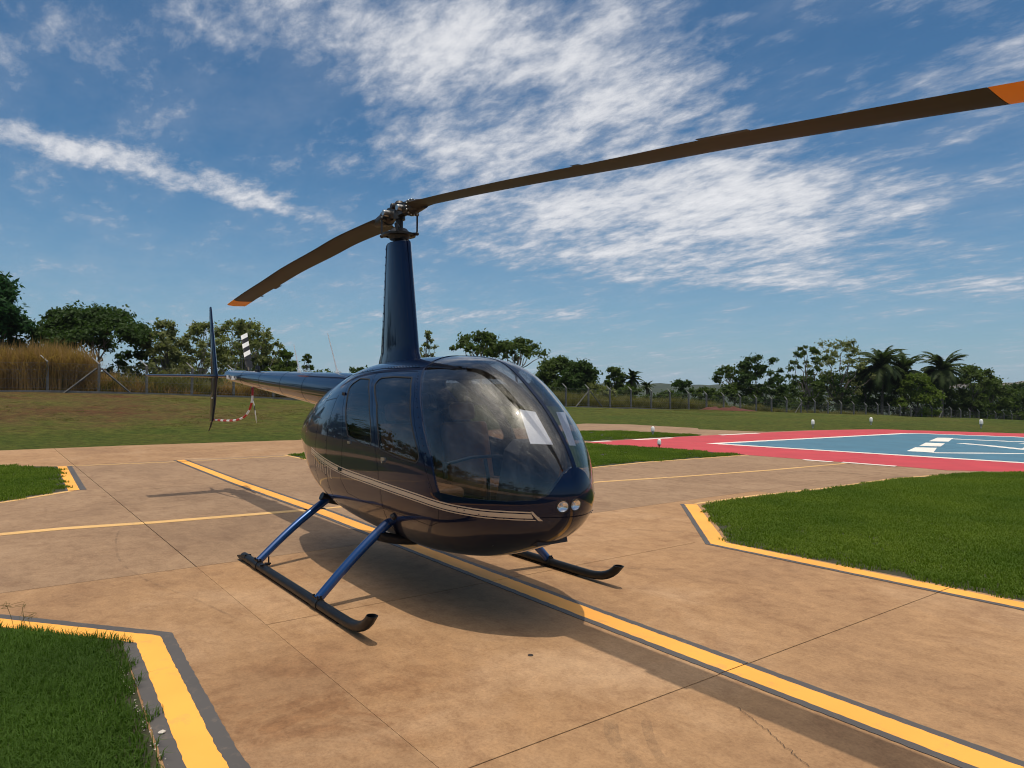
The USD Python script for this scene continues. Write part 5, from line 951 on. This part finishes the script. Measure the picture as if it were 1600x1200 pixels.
# dark trees further along the fence, out of the frame to the left: seen only as the dark band mirrored in the glossy paint
rw = np.random.default_rng(321); n = 150
cy = np.r_[rw.uniform(-95, -13, n), rw.uniform(-70, -60, n)]; cx = np.r_[-50 - rw.uniform(0, 10, n), rw.uniform(-50, 70, n)]; hh = rw.uniform(.12, 1, 2 * n) * rw.uniform(5.5, 9.0, 2 * n)
V, Fc = leaves(np.stack([cx, cy, ground_z(cx, cy) + hh], -1), np.stack([rw.uniform(1.6, 3.0, 2 * n), rw.uniform(1.6, 3.0, 2 * n), rw.uniform(1.1, 1.9, 2 * n)], -1), 16000, .75, rw)
mesh('wood', (V, Fc), F['dark'], label='dark belt of trees mirrored in the side of the helicopter', cat='trees', kind='stuff')

# tyre scuffs and small litter on the concrete
def scuff_mat():
    n = {'g': ('geometry', {}), 'n': ('noise_texture', {'scale': 5.0, 'detail': 8.0, 'roughness': 0.75}), 'r': ('map_range', {'from_min': 0.42, 'from_max': 0.68, 'to_min': 0.0, 'to_max': 0.24, 'clamp': True}), 't': ('transparent_bsdf', {}), 'd': ('diffuse_bsdf', {'color': (0.05, 0.04, 0.034)}), 'm': ('mix_closure', {})}
    return mat('tyre_scuff', n, [('g.position', 'n.vector'), ('n.fac', 'r.value'), ('r.result', 'm.fac'), ('t.BSDF', 'm.closure1'), ('d.BSDF', 'm.closure2')], 'm.closure')
SCUFF = scuff_mat()
def flat(g, z):
    ms = []
    for p in polys(g):
        v, f = trimesh.creation.triangulate_polygon(p, engine='earcut'); ms.append(trimesh.Trimesh(np.c_[v, np.full(len(v), z)], f, process=False))
    return cat_(ms)
for i, (pts, w, lab) in enumerate(((((186, 830), (181, 850), (190, 880), (225, 905), (300, 935), (370, 968)), .02, 'faint curved tyre scuff left of the skid'), (((955, 1130), (962, 1160), (985, 1185), (1010, 1215)), .07, 'broad faint tyre scuff at the bottom of the apron'),
        (((1010, 1130), (1018, 1160), (1035, 1190)), .05, 'short tyre scuff beside the broad one at the bottom'), (((950, 826), (1010, 829), (1080, 833)), .05, 'dark scuff on the apron beyond the far skid'), (((915, 885), (950, 887), (1050, 890)), .06, 'short dark scuff beside the far skid toe'),
        (((1225, 740), (1300, 737), (1345, 741)), .25, 'long faint dark patch on the apron before the red border'), (((200, 705), (260, 702), (330, 703)), .10, 'dark skid scuff on the far apron lane'))):
    g = LineString(bez([at(*q)[:2].tolist() + [0] for q in pts], 24)[:, :2]).buffer(w / 2); mesh('tyre_scuff', flat(g.intersection(PAVED), 0.0056), SCUFF, label=lab, cat='scuff mark', kind='structure')
# crumbs of pale concrete between the near left lawn and its border, one larger chip
CHIP = noisy('pale_chip', [(0.3, (0.42, 0.36, 0.30)), (0.7, (0.62, 0.56, 0.48))], 30.0, 0.9)
rc = np.random.default_rng(9); cr = []
for k in range(110):
    x = rc.uniform(1.15, 3.0); y = -2.425 + rc.normal(0, .012); sz = rc.uniform(.002, .0065)
    m = trimesh.creation.icosphere(0, sz); m.vertices *= rc.uniform(.6, 1.3, m.vertices.shape) * [1, 1, .6]; cr.append(m.apply_translation((x, y, sz * .4)))
mesh('gravel_crumbs', cat_(cr), CHIP, label='pale concrete crumbs along the edge of the near left lawn', cat='gravel', kind='stuff')
m = trimesh.creation.icosphere(1, .014); m.vertices *= rc.uniform(.75, 1.2, m.vertices.shape) * [1, 1.2, .5]; P = at(253, 1147); mesh('concrete_chip', m.apply_translation((P[0], P[1], .010)), CHIP, label='single pale concrete chip on the grey border of the near left lawn', cat='chip')
wd = []
for i, (px, py, h) in enumerate(((22, 985, .16), (38, 985, .14), (30, 988, .10), (48, 986, .07))):
    P = at(px, py); tip = P + np.array([rc.normal(0, .05), rc.normal(0, .05), h])
    wd.append(tube(bez([P, (P + tip) / 2 + [0, 0, .02], tip], 6), .0014, 4))
    for k in range(4): wd.append(tube(bez([tip, tip + [rc.normal(0, .03), rc.normal(0, .03), .02], tip + [rc.normal(0, .06), rc.normal(0, .06), rc.uniform(-.01, .03)]], 5), 0.0010, 4))
mesh('weed', cat_(wd), F['straw_green'], label='thin weed stalks rising from the edge of the near left lawn', cat='weed')

# air: a thin even haze over the whole scene
mesh('haze', bx((-2500, -2500, -70), (2500, 2500, 60)), mat('air', {'v': ('principled_volume', {'color': (0.80, 0.88, 1.0), 'density': 0.00006})}, [], None, 'v.volume'), label='thin air over the whole field', cat='haze', kind='stuff')

rk = np.random.default_rng(44)
for pts, lab in ((((1150, 1105), (1185, 1132), (1230, 1170), (1262, 1198)), 'thin crack in the apron near the bottom right'),):
    c = bez([at(*q)[:2].tolist() + [0] for q in pts], 40)[:, :2] + rk.normal(0, .006, (40, 2)); mesh('crack', flat(LineString(c).buffer(.0013).intersection(PAVED), 0.0058), SEAL, label=lab, cat='crack', kind='structure')
